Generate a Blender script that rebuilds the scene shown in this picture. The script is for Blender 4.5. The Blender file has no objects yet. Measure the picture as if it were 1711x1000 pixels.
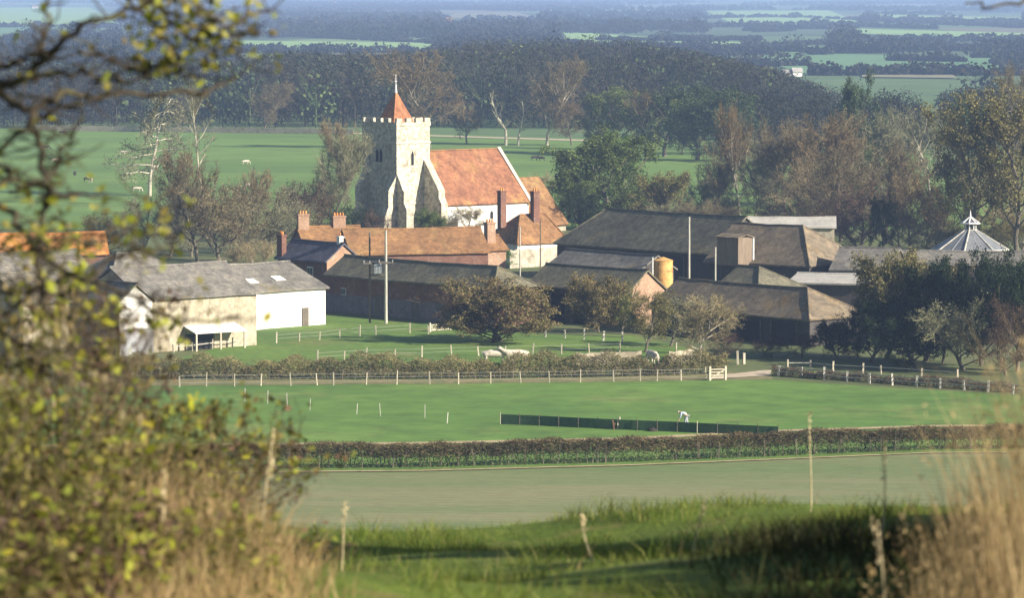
import bpy, math, random
import numpy as np
from mathutils import Vector
R = math.radians
# ------------------------------------------------------------------ camera, light, air
scene = bpy.context.scene
COL = scene.collection
CAM_Z, FPX, W0, H0 = 34.0, 7200.0, 1711.0, 1000.0
HOR = -20.0                                        # picture row of the horizon
PITCH = math.atan((500 - HOR) / FPX)
cam_d = bpy.data.cameras.new('camera'); cam = bpy.data.objects.new('camera', cam_d); COL.objects.link(cam)
cam.location = (0, 0, CAM_Z); cam.rotation_euler = (R(90) - PITCH, 0, 0)
cam_d.sensor_width = 36; cam_d.lens = FPX / W0 * 36
cam_d.clip_start = 0.1; cam_d.clip_end = 90000
cam_d.dof.use_dof = True; cam_d.dof.focus_distance = 470; cam_d.dof.aperture_fstop = 8.0
scene.camera = cam
SUN_EL = 25.0
SUN_XY = Vector((0.90, -0.436)).normalized()       # towards the sun
w = bpy.data.worlds.new('World'); scene.world = w; w.use_nodes = True
nt = w.node_tree; nt.nodes.clear()
sky = nt.nodes.new('ShaderNodeTexSky'); sky.sky_type = 'NISHITA'; sky.sun_disc = False
sky.sun_elevation = R(SUN_EL); sky.sun_rotation = math.atan2(SUN_XY.x, SUN_XY.y)
bg = nt.nodes.new('ShaderNodeBackground'); bg.inputs[1].default_value = 0.055
wo = nt.nodes.new('ShaderNodeOutputWorld')
nt.links.new(sky.outputs[0], bg.inputs[0]); nt.links.new(bg.outputs[0], wo.inputs[0])
sd = bpy.data.lights.new('sun', 'SUN'); sd.energy = 5.0; sd.angle = R(0.5); sd.color = (1, 0.90, 0.76)
sun = bpy.data.objects.new('sun', sd); COL.objects.link(sun)
ce = math.cos(R(SUN_EL))
sun.rotation_euler = Vector((SUN_XY.x*ce, SUN_XY.y*ce, math.sin(R(SUN_EL)))).to_track_quat('Z', 'Y').to_euler()
sun.location = (60, -30, 90)
vs = scene.view_settings
vs.view_transform = 'Standard'; vs.look = 'None'; vs.exposure = 1.15; vs.gamma = 1
scene.render.engine = 'CYCLES'
cy = scene.cycles
cy.max_bounces = 6; cy.diffuse_bounces = 3; cy.glossy_bounces = 2; cy.transmission_bounces = 4
cy.transparent_max_bounces = 8; cy.volume_bounces = 1; cy.caustics_reflective = False; cy.caustics_refractive = False
cy.use_denoising = True
HAZE_DENSITY = 1.65e-4
# ------------------------------------------------------------------ pixel <-> place
cp, sp = math.cos(PITCH), math.sin(PITCH)
def ray(px, py):
    a = (px - W0/2) / FPX; b = (H0/2 - py) / FPX
    return Vector((a, b*sp + cp, b*cp - sp))
def P(px, py, z=0.0):
    d = ray(px, py); t = (z - CAM_Z) / d.z
    return Vector((d.x*t, d.y*t, z))
def PD(px, py, D):                                 # at distance D along y
    d = ray(px, py); t = D / d.y
    return Vector((d.x*t, D, CAM_Z + d.z*t))
def proj(p):
    dx, dy, dz = p[0], p[1], p[2] - CAM_Z
    f = dy*cp - dz*sp; u = dy*sp + dz*cp
    return (W0/2 + dx/f*FPX, H0/2 - u/f*FPX)
# ------------------------------------------------------------------ mesh builder
class MB:
    def __init__(s): s.V = []; s.F = []; s.n = 0
    def add(s, V, F):
        V = np.asarray(V, dtype=np.float32).reshape(-1, 3)
        if len(V) == 0: return s
        if isinstance(F, np.ndarray): s.F.append(F + s.n)
        else:
            for f in F: s.F.append(np.array([f], dtype=np.int64) + s.n)
        s.V.append(V); s.n += len(V); return s
    def box(s, c, size, ang=0.0, tilt=None):
        x, y, z = size[0]/2, size[1]/2, size[2]/2
        ca, sa = math.cos(ang), math.sin(ang); V = []
        for a in (-x, x):
            for b in (-y, y):
                for d in (-z, z): V.append((c[0]+a*ca-b*sa, c[1]+a*sa+b*ca, c[2]+d))
        return s.add(V, [(0,1,3,2),(4,6,7,5),(0,4,5,1),(2,3,7,6),(0,2,6,4),(1,5,7,3)])
    def hexa(s, V):   # 4 bottom, 4 top, same winding
        return s.add(V, [(3,2,1,0),(4,5,6,7),(0,1,5,4),(1,2,6,5),(2,3,7,6),(3,0,4,7)])
    def slab(s, poly, t):   # polygon thickened downward along its normal
        p = [Vector(q) for q in poly]; n = (p[1]-p[0]).cross(p[2]-p[0]).normalized()
        if n.z < 0: p.reverse(); n = -n
        q = [a - n*t for a in p]; k = len(p)
        F = [tuple(range(k)), tuple(range(2*k-1, k-1, -1))] + [(i, k+i, k+(i+1)%k, (i+1)%k) for i in range(k)]
        return s.add([tuple(a) for a in p+q], F)
    def tube(s, p0, p1, r0, r1=None, n=8):
        return s.tubes([p0], [p1], [r0], [r0 if r1 is None else r1], n, True)
    def tubes(s, P0, P1, R0, R1, n=3, caps=False):
        P0 = np.asarray(P0, float).reshape(-1, 3); P1 = np.asarray(P1, float).reshape(-1, 3)
        R0 = np.asarray(R0, float).reshape(-1, 1); R1 = np.asarray(R1, float).reshape(-1, 1)
        if len(P0) == 0: return s
        d = P1 - P0; d /= np.maximum(np.linalg.norm(d, axis=1, keepdims=True), 1e-9)
        up = np.where(np.abs(d[:, 2:3]) < 0.9, np.array([[0, 0, 1.]]), np.array([[1., 0, 0]]))
        a = np.cross(d, up); a /= np.linalg.norm(a, axis=1, keepdims=True); b = np.cross(d, a)
        ring = []
        for Q, Rr in ((P0, R0), (P1, R1)):
            for k in range(n):
                t = 2*math.pi*k/n; ring.append(Q + Rr*(a*math.cos(t) + b*math.sin(t)))
        V = np.stack(ring, 1).reshape(-1, 3); m = len(P0); base = (np.arange(m)*2*n)[:, None]
        F = np.concatenate([base + np.array([[k, k+n, n+(k+1) % n, (k+1) % n]]) for k in range(n)])
        s.add(V, F)
        if caps:
            s.F.append(base + np.array([list(range(n, 2*n))[::-1]]) + s.n - len(V))
            s.F.append(base + np.array([list(range(n))]) + s.n - len(V))
        return s
    def quads(s, C, size, rng, aspect=0.6, flat=0.0):   # randomly turned leaf quads
        C = np.asarray(C, float).reshape(-1, 3); m = len(C)
        if m == 0: return s
        a = rng.normal(size=(m, 3)); a[:, 2] *= (1-flat); a /= np.linalg.norm(a, axis=1, keepdims=True)
        b = rng.normal(size=(m, 3)); b = np.cross(a, b); b /= np.linalg.norm(b, axis=1, keepdims=True)
        sz = (np.asarray(size)*rng.uniform(.6, 1.3, m))[:, None]
        a = a*sz*.5; b = b*sz*.5*aspect
        V = np.stack([C-a, C-b*.9-a*.1, C+a, C+b], 1).reshape(-1, 3)
        return s.add(V, (np.arange(m)*4)[:, None] + np.array([[0, 1, 2, 3]]))
    def mesh(s, name, mat, off=(0, 0, 0), smooth=False):
        me = bpy.data.meshes.new(name)
        V = np.concatenate(s.V) - np.asarray(off, dtype=np.float32)
        me.vertices.add(len(V)); me.vertices.foreach_set('co', V.astype(np.float32).ravel())
        tot = np.concatenate([np.full(len(f), f.shape[1]) for f in s.F]); idx = np.concatenate([f.ravel() for f in s.F])
        me.loops.add(len(idx)); me.loops.foreach_set('vertex_index', idx.astype(np.int32))
        me.polygons.add(len(tot))
        me.polygons.foreach_set('loop_start', (np.cumsum(tot)-tot).astype(np.int32))
        me.polygons.foreach_set('loop_total', tot.astype(np.int32))
        me.polygons.foreach_set('use_smooth', np.full(len(tot), smooth, dtype=bool))
        me.update(calc_edges=True); me.materials.append(mat); return me
    def build(s, name, mat, parent=None, root=None, smooth=False):
        off = (root or parent).location if (root or parent) is not None else (0, 0, 0)
        o = bpy.data.objects.new(name, s.mesh(name, mat, off, smooth)); COL.objects.link(o)
        if parent is not None: o.parent = parent
        return o
def tag(o, label=None, cat=None, group=None, kind=None):
    if label: o['label'] = label
    if cat: o['category'] = cat
    if group: o['group'] = group
    if kind: o['kind'] = kind
    return o
def empty(name, loc, label, cat, group=None):
    o = bpy.data.objects.new(name, None); COL.objects.link(o); o.location = loc; o.empty_display_size = .3
    return tag(o, label, cat, group)
def copy_tree(o, parent=None):
    c = o.copy(); COL.objects.link(c)
    if parent is not None: c.parent = parent
    for ch in list(o.children): copy_tree(ch, c)
    return c
# ------------------------------------------------------------------ materials
def N(t, typ, **kw):
    n = t.nodes.new(typ)
    for k, v in kw.items():
        if k in n.inputs.keys(): n.inputs[k].default_value = v
        else: setattr(n, k, v)
    return n
def ramp(t, fac, cols, interp='LINEAR'):
    r = t.nodes.new('ShaderNodeValToRGB'); r.color_ramp.interpolation = interp
    e = r.color_ramp.elements
    while len(e) < len(cols): e.new(.5)
    for i, (p, c) in enumerate(cols): e[i].position = p; e[i].color = (*c, 1)
    t.links.new(fac, r.inputs[0]); return r.outputs[0]
def mixc(t, fac, a, b, mode='MIX'):
    m = t.nodes.new('ShaderNodeMix'); m.data_type = 'RGBA'; m.blend_type = mode
    for s_, v in ((0, fac), (6, a), (7, b)):
        if hasattr(v, 'links'): t.links.new(v, m.inputs[s_])
        else: m.inputs[s_].default_value = v if s_ == 0 else (*v, 1)
    return m.outputs[2]
MATS = {}
def base_mat(name, rough=.85, spec=.25):
    m = bpy.data.materials.new(name); m.use_nodes = True; t = m.node_tree
    b = t.nodes['Principled BSDF']; b.inputs['Roughness'].default_value = rough; b.inputs['Specular IOR Level'].default_value = spec
    MATS[name] = m; return m, t, b
def coords(t, kind='Object', scale=(1, 1, 1), rot=0):
    tc = t.nodes.new('ShaderNodeTexCoord'); mp = t.nodes.new('ShaderNodeMapping')
    mp.inputs['Scale'].default_value = scale; mp.inputs['Rotation'].default_value = (0, 0, rot)
    t.links.new(tc.outputs[kind], mp.inputs[0]); return mp.outputs[0]
def noise(t, vec, scale, detail=4, rough=.6):
    n = N(t, 'ShaderNodeTexNoise', Scale=scale, Detail=detail, Roughness=rough); t.links.new(vec, n.inputs['Vector']); return n.outputs['Fac']
def bump(t, b, h, strength=.4, dist=.05):
    n = N(t, 'ShaderNodeBump', Strength=strength, Distance=dist); t.links.new(h, n.inputs['Height']); t.links.new(n.outputs[0], b.inputs['Normal'])
def patchy(name, c1, c2, c3=None, s1=.25, s2=3.0, rough=.9, stretch=(1, 1, 1), rot=0, bmp=.4, fine=.35, lo=.35, hi=.65):
    m, t, b = base_mat(name, rough); v = coords(t, scale=stretch, rot=rot)
    a = noise(t, v, s1, 6, .65); col = ramp(t, a, [(lo, c1), (hi, c2)])
    f = noise(t, v, s2, 5, .7)
    if c3: col = mixc(t, ramp(t, noise(t, v, s1*1.7+.03, 6, .7), [(.54, (0, 0, 0)), (.66, (1, 1, 1))]), col, c3)
    col = mixc(t, fine, col, ramp(t, f, [(.3, (.35, .35, .35)), (.7, (1.6, 1.6, 1.6))]), 'MULTIPLY') if fine else col
    t.links.new(col, b.inputs['Base Color'])
    if bmp: bump(t, b, f, bmp, .06)
    return m
def leafmat(name, cols, trans=.25, clump=.35):
    m, t, b = base_mat(name, .75, .15)
    g = t.nodes.new('ShaderNodeNewGeometry'); v = coords(t)
    n = noise(t, v, clump, 3, .6)
    k = len(cols); c = ramp(t, g.outputs['Random Per Island'], [(i/max(1, k-1), cc) for i, cc in enumerate(cols)])
    c = mixc(t, .6, c, ramp(t, n, [(.35, (.5, .5, .55)), (.65, (1.45, 1.4, 1.25))]), 'MULTIPLY')
    t.links.new(c, b.inputs['Base Color'])
    if trans:
        tr = t.nodes.new('ShaderNodeBsdfTranslucent'); t.links.new(c, tr.inputs[0])
        mx = t.nodes.new('ShaderNodeMixShader'); mx.inputs[0].default_value = trans
        out = t.nodes['Material Output']
        t.links.new(b.outputs[0], mx.inputs[1]); t.links.new(tr.outputs[0], mx.inputs[2]); t.links.new(mx.outputs[0], out.inputs[0])
    return m
def tilemat(name, c1, c2, lichen, ang=0, course=.3, lich=(.54, .7), mort=.25):
    m, t, b = base_mat(name, .9); v = coords(t, rot=-ang)
    a = noise(t, v, .35, 6, .7); col = ramp(t, a, [(.32, c1), (.68, c2)])
    col = mixc(t, ramp(t, noise(t, v, .22, 8, .72), [(lich[0], (0, 0, 0)), (lich[1], (1, 1, 1))]), col, lichen)
    vo = N(t, 'ShaderNodeTexVoronoi', Scale=3.2); t.links.new(v, vo.inputs['Vector'])
    sc = t.nodes.new('ShaderNodeSeparateColor'); t.links.new(vo.outputs['Color'], sc.inputs[0])
    col = mixc(t, .5, col, ramp(t, sc.outputs[0], [(0, (.55, .55, .55)), (1, (1.4, 1.4, 1.4))]), 'MULTIPLY')
    col = mixc(t, .85, col, ramp(t, noise(t, coords(t, scale=(1, 1, .35)), .8, 7, .75), [(.30, (.52, .52, .54)), (.52, (1, 1, 1)), (.70, (1.5, 1.45, 1.3))]), 'MULTIPLY')
    wv = N(t, 'ShaderNodeTexWave', Scale=1/course*.5, Distortion=.6, Detail=2); wv.bands_direction = 'Z'; wv.wave_profile = 'SAW'
    t.links.new(v, wv.inputs['Vector'])
    col = mixc(t, mort, col, ramp(t, wv.outputs['Fac'], [(0, (.55, .55, .55)), (.3, (1.1, 1.1, 1.1)), (1, (1.2, 1.2, 1.2))]), 'MULTIPLY')
    t.links.new(col, b.inputs['Base Color']); bump(t, b, wv.outputs['Fac'], .4, .04); return m
M = {}
M['tile'] = tilemat('clay_tile', (.19, .098, .045), (.25, .14, .06), (.29, .20, .08), mort=.35)
M['tile_pink'] = tilemat('church_tile', (.21, .088, .048), (.28, .135, .07), (.36, .21, .07), lich=(.5, .72))
M['tile_orange'] = tilemat('orange_tile', (.52, .20, .06), (.58, .27, .08), (.50, .30, .12))
M['tile_spire'] = tilemat('spire_tile', (.26, .11, .052), (.31, .14, .065), (.33, .19, .08), lich=(.6, .8))
M['slate'] = tilemat('blue_slate', (.085, .085, .11), (.12, .115, .14), (.15, .14, .14), lich=(.6, .8))
M['roof_old'] = tilemat('weathered_roof', (.105, .10, .07), (.175, .16, .105), (.25, .19, .07), lich=(.55, .75))
M['roof_brown'] = tilemat('brown_barn_roof', (.14, .115, .08), (.20, .16, .11), (.27, .17, .055), lich=(.54, .7))
M['roof_hip'] = tilemat('brown_hip_roof', (.20, .145, .10), (.25, .18, .12), (.26, .17, .08))
M['roof_grey'] = tilemat('grey_sheet_roof', (.13, .125, .11), (.20, .185, .16), (.20, .17, .09), course=.8)
M['roof_pale'] = patchy('pale_sheet_roof', (.32, .31, .28), (.42, .40, .36), s1=.5)
M['stone'] = patchy('tower_stone', (.38, .35, .27), (.54, .50, .39), (.25, .22, .165), s1=.55, s2=2.2, fine=.7, bmp=.6)
M['stone_dark'] = patchy('flint_wall', (.30, .27, .21), (.44, .40, .32), (.22, .19, .14), s1=.6, s2=3, fine=.6)
M['cream'] = patchy('cream_stone', (.30, .265, .19), (.40, .36, .27), (.22, .19, .13), s1=.4, s2=2.5, fine=.5)
M['white'] = patchy('white_wall', (.62, .61, .58), (.76, .75, .72), (.44, .43, .38), s1=.35, s2=1.6, stretch=(1, 1, .5), fine=.3, bmp=.1)
M['coping'] = patchy('pale_coping', (.46, .42, .33), (.58, .53, .43), s1=1, fine=.2)
M['brick'] = patchy('red_brick', (.13, .066, .048), (.19, .10, .068), (.2, .14, .11), s1=.6, s2=5, fine=.5)
M['brick_pale'] = patchy('pale_brick', (.28, .17, .11), (.36, .24, .16), (.36, .28, .2), s1=.6, s2=5, fine=.5)
M['brick_flint'] = patchy('flint_base', (.12, .11, .12), (.18, .165, .175), s1=.8, s2=4, fine=.5)
M['boards'] = patchy('tarred_boards', (.045, .04, .038), (.075, .068, .062), s1=.8, s2=4, stretch=(1, 1, .2))
M['boards_blue'] = patchy('blue_grey_boards', (.085, .11, .135), (.12, .145, .165), s1=.8, s2=4)
M['grey_render'] = patchy('grey_blockwork', (.26, .27, .29), (.34, .35, .37), s1=.6, s2=3)
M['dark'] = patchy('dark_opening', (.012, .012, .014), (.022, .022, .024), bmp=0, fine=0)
M['glassy'] = base_mat('window_glass', .12, .5)[0]; MATS['window_glass'].node_tree.nodes['Principled BSDF'].inputs['Base Color'].default_value = (.03, .04, .05, 1)
M['wood'] = patchy('weathered_wood', (.42, .37, .28), (.54, .49, .38), s1=2, s2=14, stretch=(1, 1, .2))
M['wood_dark'] = patchy('creosoted_wood', (.10, .085, .07), (.15, .13, .10), s1=2, s2=14)
M['pole'] = patchy('pole_wood', (.34, .33, .28), (.44, .43, .37), s1=1, s2=8, stretch=(1, 1, .1))
M['white_paint'] = patchy('white_paint', (.66, .66, .62), (.76, .76, .72), s1=3, s2=9, fine=.2, bmp=0)
M['post_pale'] = patchy('weathered_pale_post', (.40, .385, .33), (.52, .50, .44), (.25, .23, .18), s1=1.2, s2=9, fine=.4)
M['metal'] = patchy('grey_metal', (.36, .39, .41), (.46, .48, .50), s1=1, rough=.5, fine=.2)
M['wire'] = patchy('fence_wire', (.30, .30, .28), (.38, .38, .35), s1=1, rough=.5, fine=0, bmp=0)
M['lead'] = patchy('leaded_finial', (.62, .62, .62), (.72, .72, .72), s1=2, rough=.5, fine=.2)
M['net'] = patchy('green_netting', (.05, .095, .045), (.065, .12, .058), s1=.8, s2=4, fine=.4, bmp=0)
M['tank'] = patchy('yellow_tank_paint', (.50, .27, .08), (.62, .38, .14), (.24, .09, .035), s1=.75, s2=2, fine=.5)
# ground covers
M['pasture'] = patchy('pasture_grass', (.070, .150, .026), (.115, .205, .036), (.15, .20, .05), s1=.03, s2=.35, stretch=(.8, .7, 1), fine=.45, bmp=.3)
M['meadow'] = patchy('meadow_grass', (.08, .15, .028), (.13, .21, .038), (.16, .18, .05), s1=.06, s2=1.2, fine=.45)
M['park'] = patchy('park_grass', (.095, .175, .036), (.145, .235, .05), (.10, .15, .04), s1=.02, s2=.25, stretch=(.6, 1.2, 1), fine=.3, bmp=0)
M['yard'] = patchy('village_ground', (.09, .115, .04), (.12, .14, .05), (.13, .12, .06), s1=.06, s2=1.2)
M['verge'] = patchy('verge_grass', (.13, .14, .055), (.24, .20, .10), (.07, .12, .04), s1=.3, s2=2.5)
M['straw'] = patchy('dry_verge', (.34, .27, .15), (.42, .35, .20), (.2, .19, .09), s1=.5, s2=3)
M['stalk'] = patchy('dry_stalk_straw', (.50, .41, .24), (.62, .52, .32), s1=6, s2=30, fine=.3, bmp=0)
M['roof_glass'] = patchy('dusty_roof_glass', (.13, .14, .15), (.20, .21, .22), s1=.6, rough=.3, fine=.3, bmp=0)
M['track'] = patchy('chalk_track', (.40, .33, .24), (.50, .42, .31), s1=.5, s2=3)
M['turf'] = patchy('hill_turf', (.07, .11, .012), (.11, .16, .02), (.15, .14, .04), s1=1.2, s2=14)
def crop_mat():
    m, t, b = base_mat('drilled_field', .95); v = coords(t, rot=0.10)
    wv = N(t, 'ShaderNodeTexWave', Scale=.22, Distortion=1.2, Detail=3); wv.inputs['Detail Scale'].default_value = .4; wv.bands_direction = 'Y'; t.links.new(v, wv.inputs['Vector'])
    v2 = coords(t, scale=(.15, 1, 1), rot=.10)
    a = ramp(t, noise(t, v2, .12, 6, .7), [(.35, (.115, .17, .06)), (.62, (.20, .20, .10))])
    c = mixc(t, .16, a, ramp(t, wv.outputs['Fac'], [(.2, (.55, .72, .5)), (.8, (1.3, 1.15, 1.05))]), 'MULTIPLY')
    c = mixc(t, .4, c, ramp(t, noise(t, coords(t, scale=(.4, 1, 1)), 1.5, 4, .8), [(.3, (.5, .5, .5)), (.7, (1.4, 1.4, 1.4))]), 'MULTIPLY')
    t.links.new(c, b.inputs['Base Color'])
crop_mat(); M['crop'] = MATS['drilled_field']
def plain_mat():
    m, t, b = base_mat('far_farmland', .95)
    v = coords(t, scale=(.0035, .0016, 1))
    vo = N(t, 'ShaderNodeTexVoronoi', Scale=1.0); t.links.new(v, vo.inputs['Vector'])
    sc = t.nodes.new('ShaderNodeSeparateColor'); t.links.new(vo.outputs['Color'], sc.inputs[0])
    c = ramp(t, sc.outputs[0], [(0, (.05, .085, .035)), (.3, (.09, .15, .055)), (.5, (.16, .15, .09)), (.7, (.07, .11, .045)), (.85, (.15, .21, .08)), (1, (.10, .10, .06))], 'CONSTANT')
    c = mixc(t, .5, c, ramp(t, noise(t, coords(t), .02, 5, .7), [(.3, (.55, .55, .55)), (.7, (1.4, 1.4, 1.4))]), 'MULTIPLY')
    t.links.new(c, b.inputs['Base Color'])
plain_mat(); M['plain'] = MATS['far_farmland']
M['far_field'] = patchy('far_field_green', (.22, .36, .12), (.28, .42, .16), s1=.004, s2=.03, fine=.25, bmp=0)
M['far_teal'] = patchy('far_field_dull', (.10, .21, .09), (.13, .24, .11), s1=.004, s2=.03, fine=.25, bmp=0)
M['far_stubble'] = patchy('far_stubble', (.19, .19, .11), (.24, .23, .14), s1=.004, s2=.03, fine=.25, bmp=0)
# foliage
M['bark'] = patchy('bark_grey', (.11, .095, .07), (.19, .165, .12), s1=1.2, s2=9)
M['bark_pale'] = patchy('bark_pale', (.36, .33, .25), (.50, .46, .36), s1=.8, s2=5)
M['bark_dark'] = patchy('bark_wet', (.035, .028, .022), (.07, .058, .04), (.12, .12, .05), s1=6, s2=30, lo=.3, hi=.7)
M['tw_brown'] = leafmat('twigs_brown', [(.10, .08, .045), (.20, .16, .09), (.15, .135, .075)], 0)
M['tw_rust'] = leafmat('twigs_rust', [(.125, .09, .045), (.205, .15, .075), (.165, .14, .075)], 0)
M['lf_brown'] = leafmat('leaves_brown', [(.12, .09, .04), (.22, .165, .075), (.17, .17, .06), (.28, .2, .10)], .1)
M['tw_grey'] = leafmat('twigs_grey', [(.12, .125, .07), (.24, .23, .14), (.16, .17, .09)], 0)
M['tw_buff'] = leafmat('twigs_buff', [(.24, .20, .11), (.38, .31, .18), (.28, .26, .12)], 0)
M['tw_dark'] = leafmat('twigs_dark', [(.035, .03, .022), (.09, .06, .045), (.14, .08, .05)], 0)
M['lf_green'] = leafmat('leaves_green', [(.045, .07, .022), (.10, .15, .035), (.19, .24, .07), (.10, .10, .04)])
M['lf_bright'] = leafmat('leaves_bright', [(.07, .13, .03), (.14, .25, .06), (.2, .3, .1)])
M['lf_dark'] = leafmat('leaves_dark', [(.011, .022, .01), (.022, .042, .016), (.05, .075, .024)])
M['lf_olive'] = leafmat('leaves_olive', [(.11, .11, .04), (.20, .18, .06), (.26, .24, .09), (.14, .11, .06)])
M['lf_cedar'] = leafmat('needles_cedar', [(.03, .06, .03), (.07, .11, .05), (.12, .15, .08)])
M['wood_mass'] = leafmat('wood_twigs', [(.014, .016, .011), (.022, .023, .015), (.019, .025, .014), (.03, .028, .019)], 0, clump=.05)
M['wood_green'] = leafmat('wood_leaves', [(.025, .045, .018), (.05, .08, .03), (.09, .12, .045)], 0, clump=.08)
M['hedge'] = leafmat('hedge_twigs', [(.055, .04, .022), (.115, .08, .045), (.09, .085, .035), (.165, .13, .07)], 0)
M['hedge_pale'] = leafmat('rough_hedge_twigs', [(.10, .085, .04), (.20, .165, .085), (.15, .15, .055), (.27, .23, .12)], 0)
M['porch_boards'] = patchy('porch_boards', (.17, .13, .095), (.23, .18, .13), (.2, .17, .13), s1=.8, s2=4, stretch=(1, 1, .2))
M['hedge_green'] = leafmat('hedge_leaves', [(.05, .10, .03), (.12, .20, .06), (.17, .17, .07)])
M['lf_yellow'] = leafmat('leaves_yellow', [(.22, .27, .02), (.42, .42, .04), (.30, .36, .05), (.5, .42, .05)], .45, clump=1.5)
M['lf_hedge'] = leafmat('thicket_leaves', [(.15, .19, .03), (.28, .31, .05), (.19, .14, .05), (.34, .34, .08)], .35, clump=2.5)
M['thicket'] = leafmat('thicket_twigs', [(.06, .06, .022), (.13, .125, .04), (.20, .155, .07), (.11, .14, .03)], .2, clump=3)
M['straw_blade'] = leafmat('dry_grass', [(.20, .135, .065), (.34, .24, .12), (.44, .34, .19), (.27, .2, .09)], .3, clump=2)
M['green_blade'] = leafmat('grass_blades', [(.07, .12, .016), (.12, .18, .028), (.18, .22, .045), (.24, .22, .08)], .35, clump=1.4)
# cattle, clothes
M['cow_white'] = patchy('cream_hide', (.42, .37, .29), (.58, .53, .44), (.3, .25, .18), s1=2, s2=6, fine=.15, bmp=0)
M['cow_dark'] = patchy('dark_hide', (.02, .017, .015), (.045, .035, .03), s1=2, s2=6, fine=.15, bmp=0)
M['cow_brown'] = patchy('brown_hide', (.12, .07, .045), (.2, .12, .075), s1=2, s2=6, fine=.15, bmp=0)
M['skin'] = patchy('skin', (.55, .33, .23), (.6, .38, .27), s1=5, fine=0, bmp=0)
M['shirt'] = patchy('pale_blue_shirt', (.36, .42, .54), (.44, .50, .60), s1=5, fine=.1, bmp=0)
M['jeans'] = patchy('grey_trousers', (.30, .32, .36), (.38, .40, .44), s1=5, fine=.1, bmp=0)
M['hair'] = patchy('white_hair', (.6, .58, .55), (.7, .68, .64), s1=5, fine=.1, bmp=0)
# ------------------------------------------------------------------ ground
def sm(a, b, x):
    t = min(1, max(0, (x-a)/(b-a))); return t*t*(3-2*t)
def crest(x): return 30.76 + .065*x
def gz(x, y):
    if y >= 235: return 0.0
    u = .05*math.sin(x*1.9+y*.7) + .04*math.sin(x*.8-y*1.1)
    near = 32.35 - .030*y + .012*x*min(1, max(0, y/20)) if y < 15 else 31.9 + .012*x*.9 + (crest(x)-31.9-.011*x)*sm(13, 26, y)
    if y > 26: near = crest(x) - .42*(y-26) if y < 40 else crest(x)-5.88 - (crest(x)-5.88)*(1-(1-(y-40)/195)**1.6)
    return near + u*(1 if y < 30 else 0)
def terrain():
    xs = sorted(set([-30000, -12000, -5000, -2000, -800, -350, -180, -100, -60, -35, -20, -12, -8] + [x*.25 for x in range(-24, 33)] + [12, 20, 35, 60, 100, 180, 350, 800, 2000, 5000, 12000, 30000]))
    ys = [-60, -20, -5, 0, 4, 8] + [9+.33*i for i in range(58)] + [29, 31, 34, 38, 42, 50, 60, 75, 90, 110, 130, 150, 170, 190, 210, 225, 235, 300, 500, 900, 1800, 4000, 9000, 20000, 60000]
    V = [(x, y, gz(max(-9, min(9, x)), y)) for y in ys for x in xs]; nx = len(xs)
    F = np.array([(j*nx+i, j*nx+i+1, (j+1)*nx+i+1, (j+1)*nx+i) for j in range(len(ys)-1) for i in range(nx-1)])
    m = MB(); m.add(V, F); return m
# near part (hill) and far plain share the one ground sheet; grass covers lie on it
ground = tag(terrain().build('ground', M['plain'], smooth=True), kind='structure')
def sheet(name, pts, mat, z, world=False, kind='structure'):
    m = MB(); v = [(p[0], p[1], z) for p in (pts if world else [P(*q) for q in pts])]
    m.add(v, [tuple(range(len(v)))]); return tag(m.build(name, mat), kind=kind)
def hill_turf():
    xs = [x*.3 for x in range(-40, 41)]; ys = [-20, -5, 0, 4, 8]+[9+.33*i for i in range(58)]+[29, 31, 34, 38, 42, 50, 60, 75, 90, 110, 130, 150, 170, 190, 210, 225]
    V = [(x*(1+max(0, y-30)*.06), y, gz(max(-9, min(9, x*(1+max(0, y-30)*.06))), y)+.03) for y in ys for x in xs]; nx = len(xs)
    F = np.array([(j*nx+i, j*nx+i+1, (j+1)*nx+i+1, (j+1)*nx+i) for j in range(len(ys)-1) for i in range(nx-1)])
    m = MB(); m.add(V, F); return m
tag(hill_turf().build('hillside', M['turf'], smooth=True), kind='structure')
sheet('crop_field', [(-600, 960), (2400, 900), (2300, 752), (1711, 756), (1560, 757), (1300, 768), (1050, 778), (700, 787), (340, 790), (-200, 798)], M['crop'], .02)
sheet('hedge_verge', [(-200, 799), (340, 790.5), (700, 788), (1050, 778.6), (1300, 768.6), (1560, 757.6), (2300, 752.6), (2300, 735), (1560, 737), (1050, 757), (340, 768), (-200, 772)], M['meadow'], .05)
sheet('pasture', [(-200, 771.5), (340, 767.5), (1050, 756.5), (1560, 736.5), (2300, 734.5), (2300, 700), (1700, 661), (1500, 650), (1290, 636), (1180, 637), (820, 642), (300, 646), (-200, 648)], M['pasture'], .04)
sheet('fence_verge', [(-200, 647.6), (300, 645.6), (820, 641.6), (1180, 636.6), (1290, 635.6), (1290, 625), (1210, 622), (1100, 612), (200, 622), (-200, 630)], M['verge'], .03)
sheet('paddock', [(200, 621.6), (1100, 611.6), (1180, 590), (1060, 562), (900, 560), (740, 545), (545, 528), (420, 556), (340, 590)], M['meadow'], .06)
sheet('village_ground', [(-900, 720), (-200, 630.5), (200, 622.4), (1100, 612.5), (1210, 622.5), (1290, 625.5), (1290, 635), (1500, 649.5), (1700, 660.5), (2500, 700), (2300, 385), (-700, 385)], M['yard'], .012)
sheet('field_margin', [(-200, 800.6), (340, 792.6), (700, 789.6), (1050, 780.4), (1300, 770.2), (1560, 759.2), (2300, 754), (2300, 752.9), (1560, 757.8), (1300, 768.6), (1050, 778.7), (700, 788), (340, 790.6), (-200, 798.6)], M['straw'], .085)
sheet('hedge_margin', [(-200, 752), (340, 747), (700, 744.5), (1050, 737.5), (1300, 724), (1560, 715.5), (2300, 712), (2300, 709), (1560, 712.5), (1300, 720.5), (1050, 733), (700, 741), (340, 744), (-200, 748)], M['straw'], .085)
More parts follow.
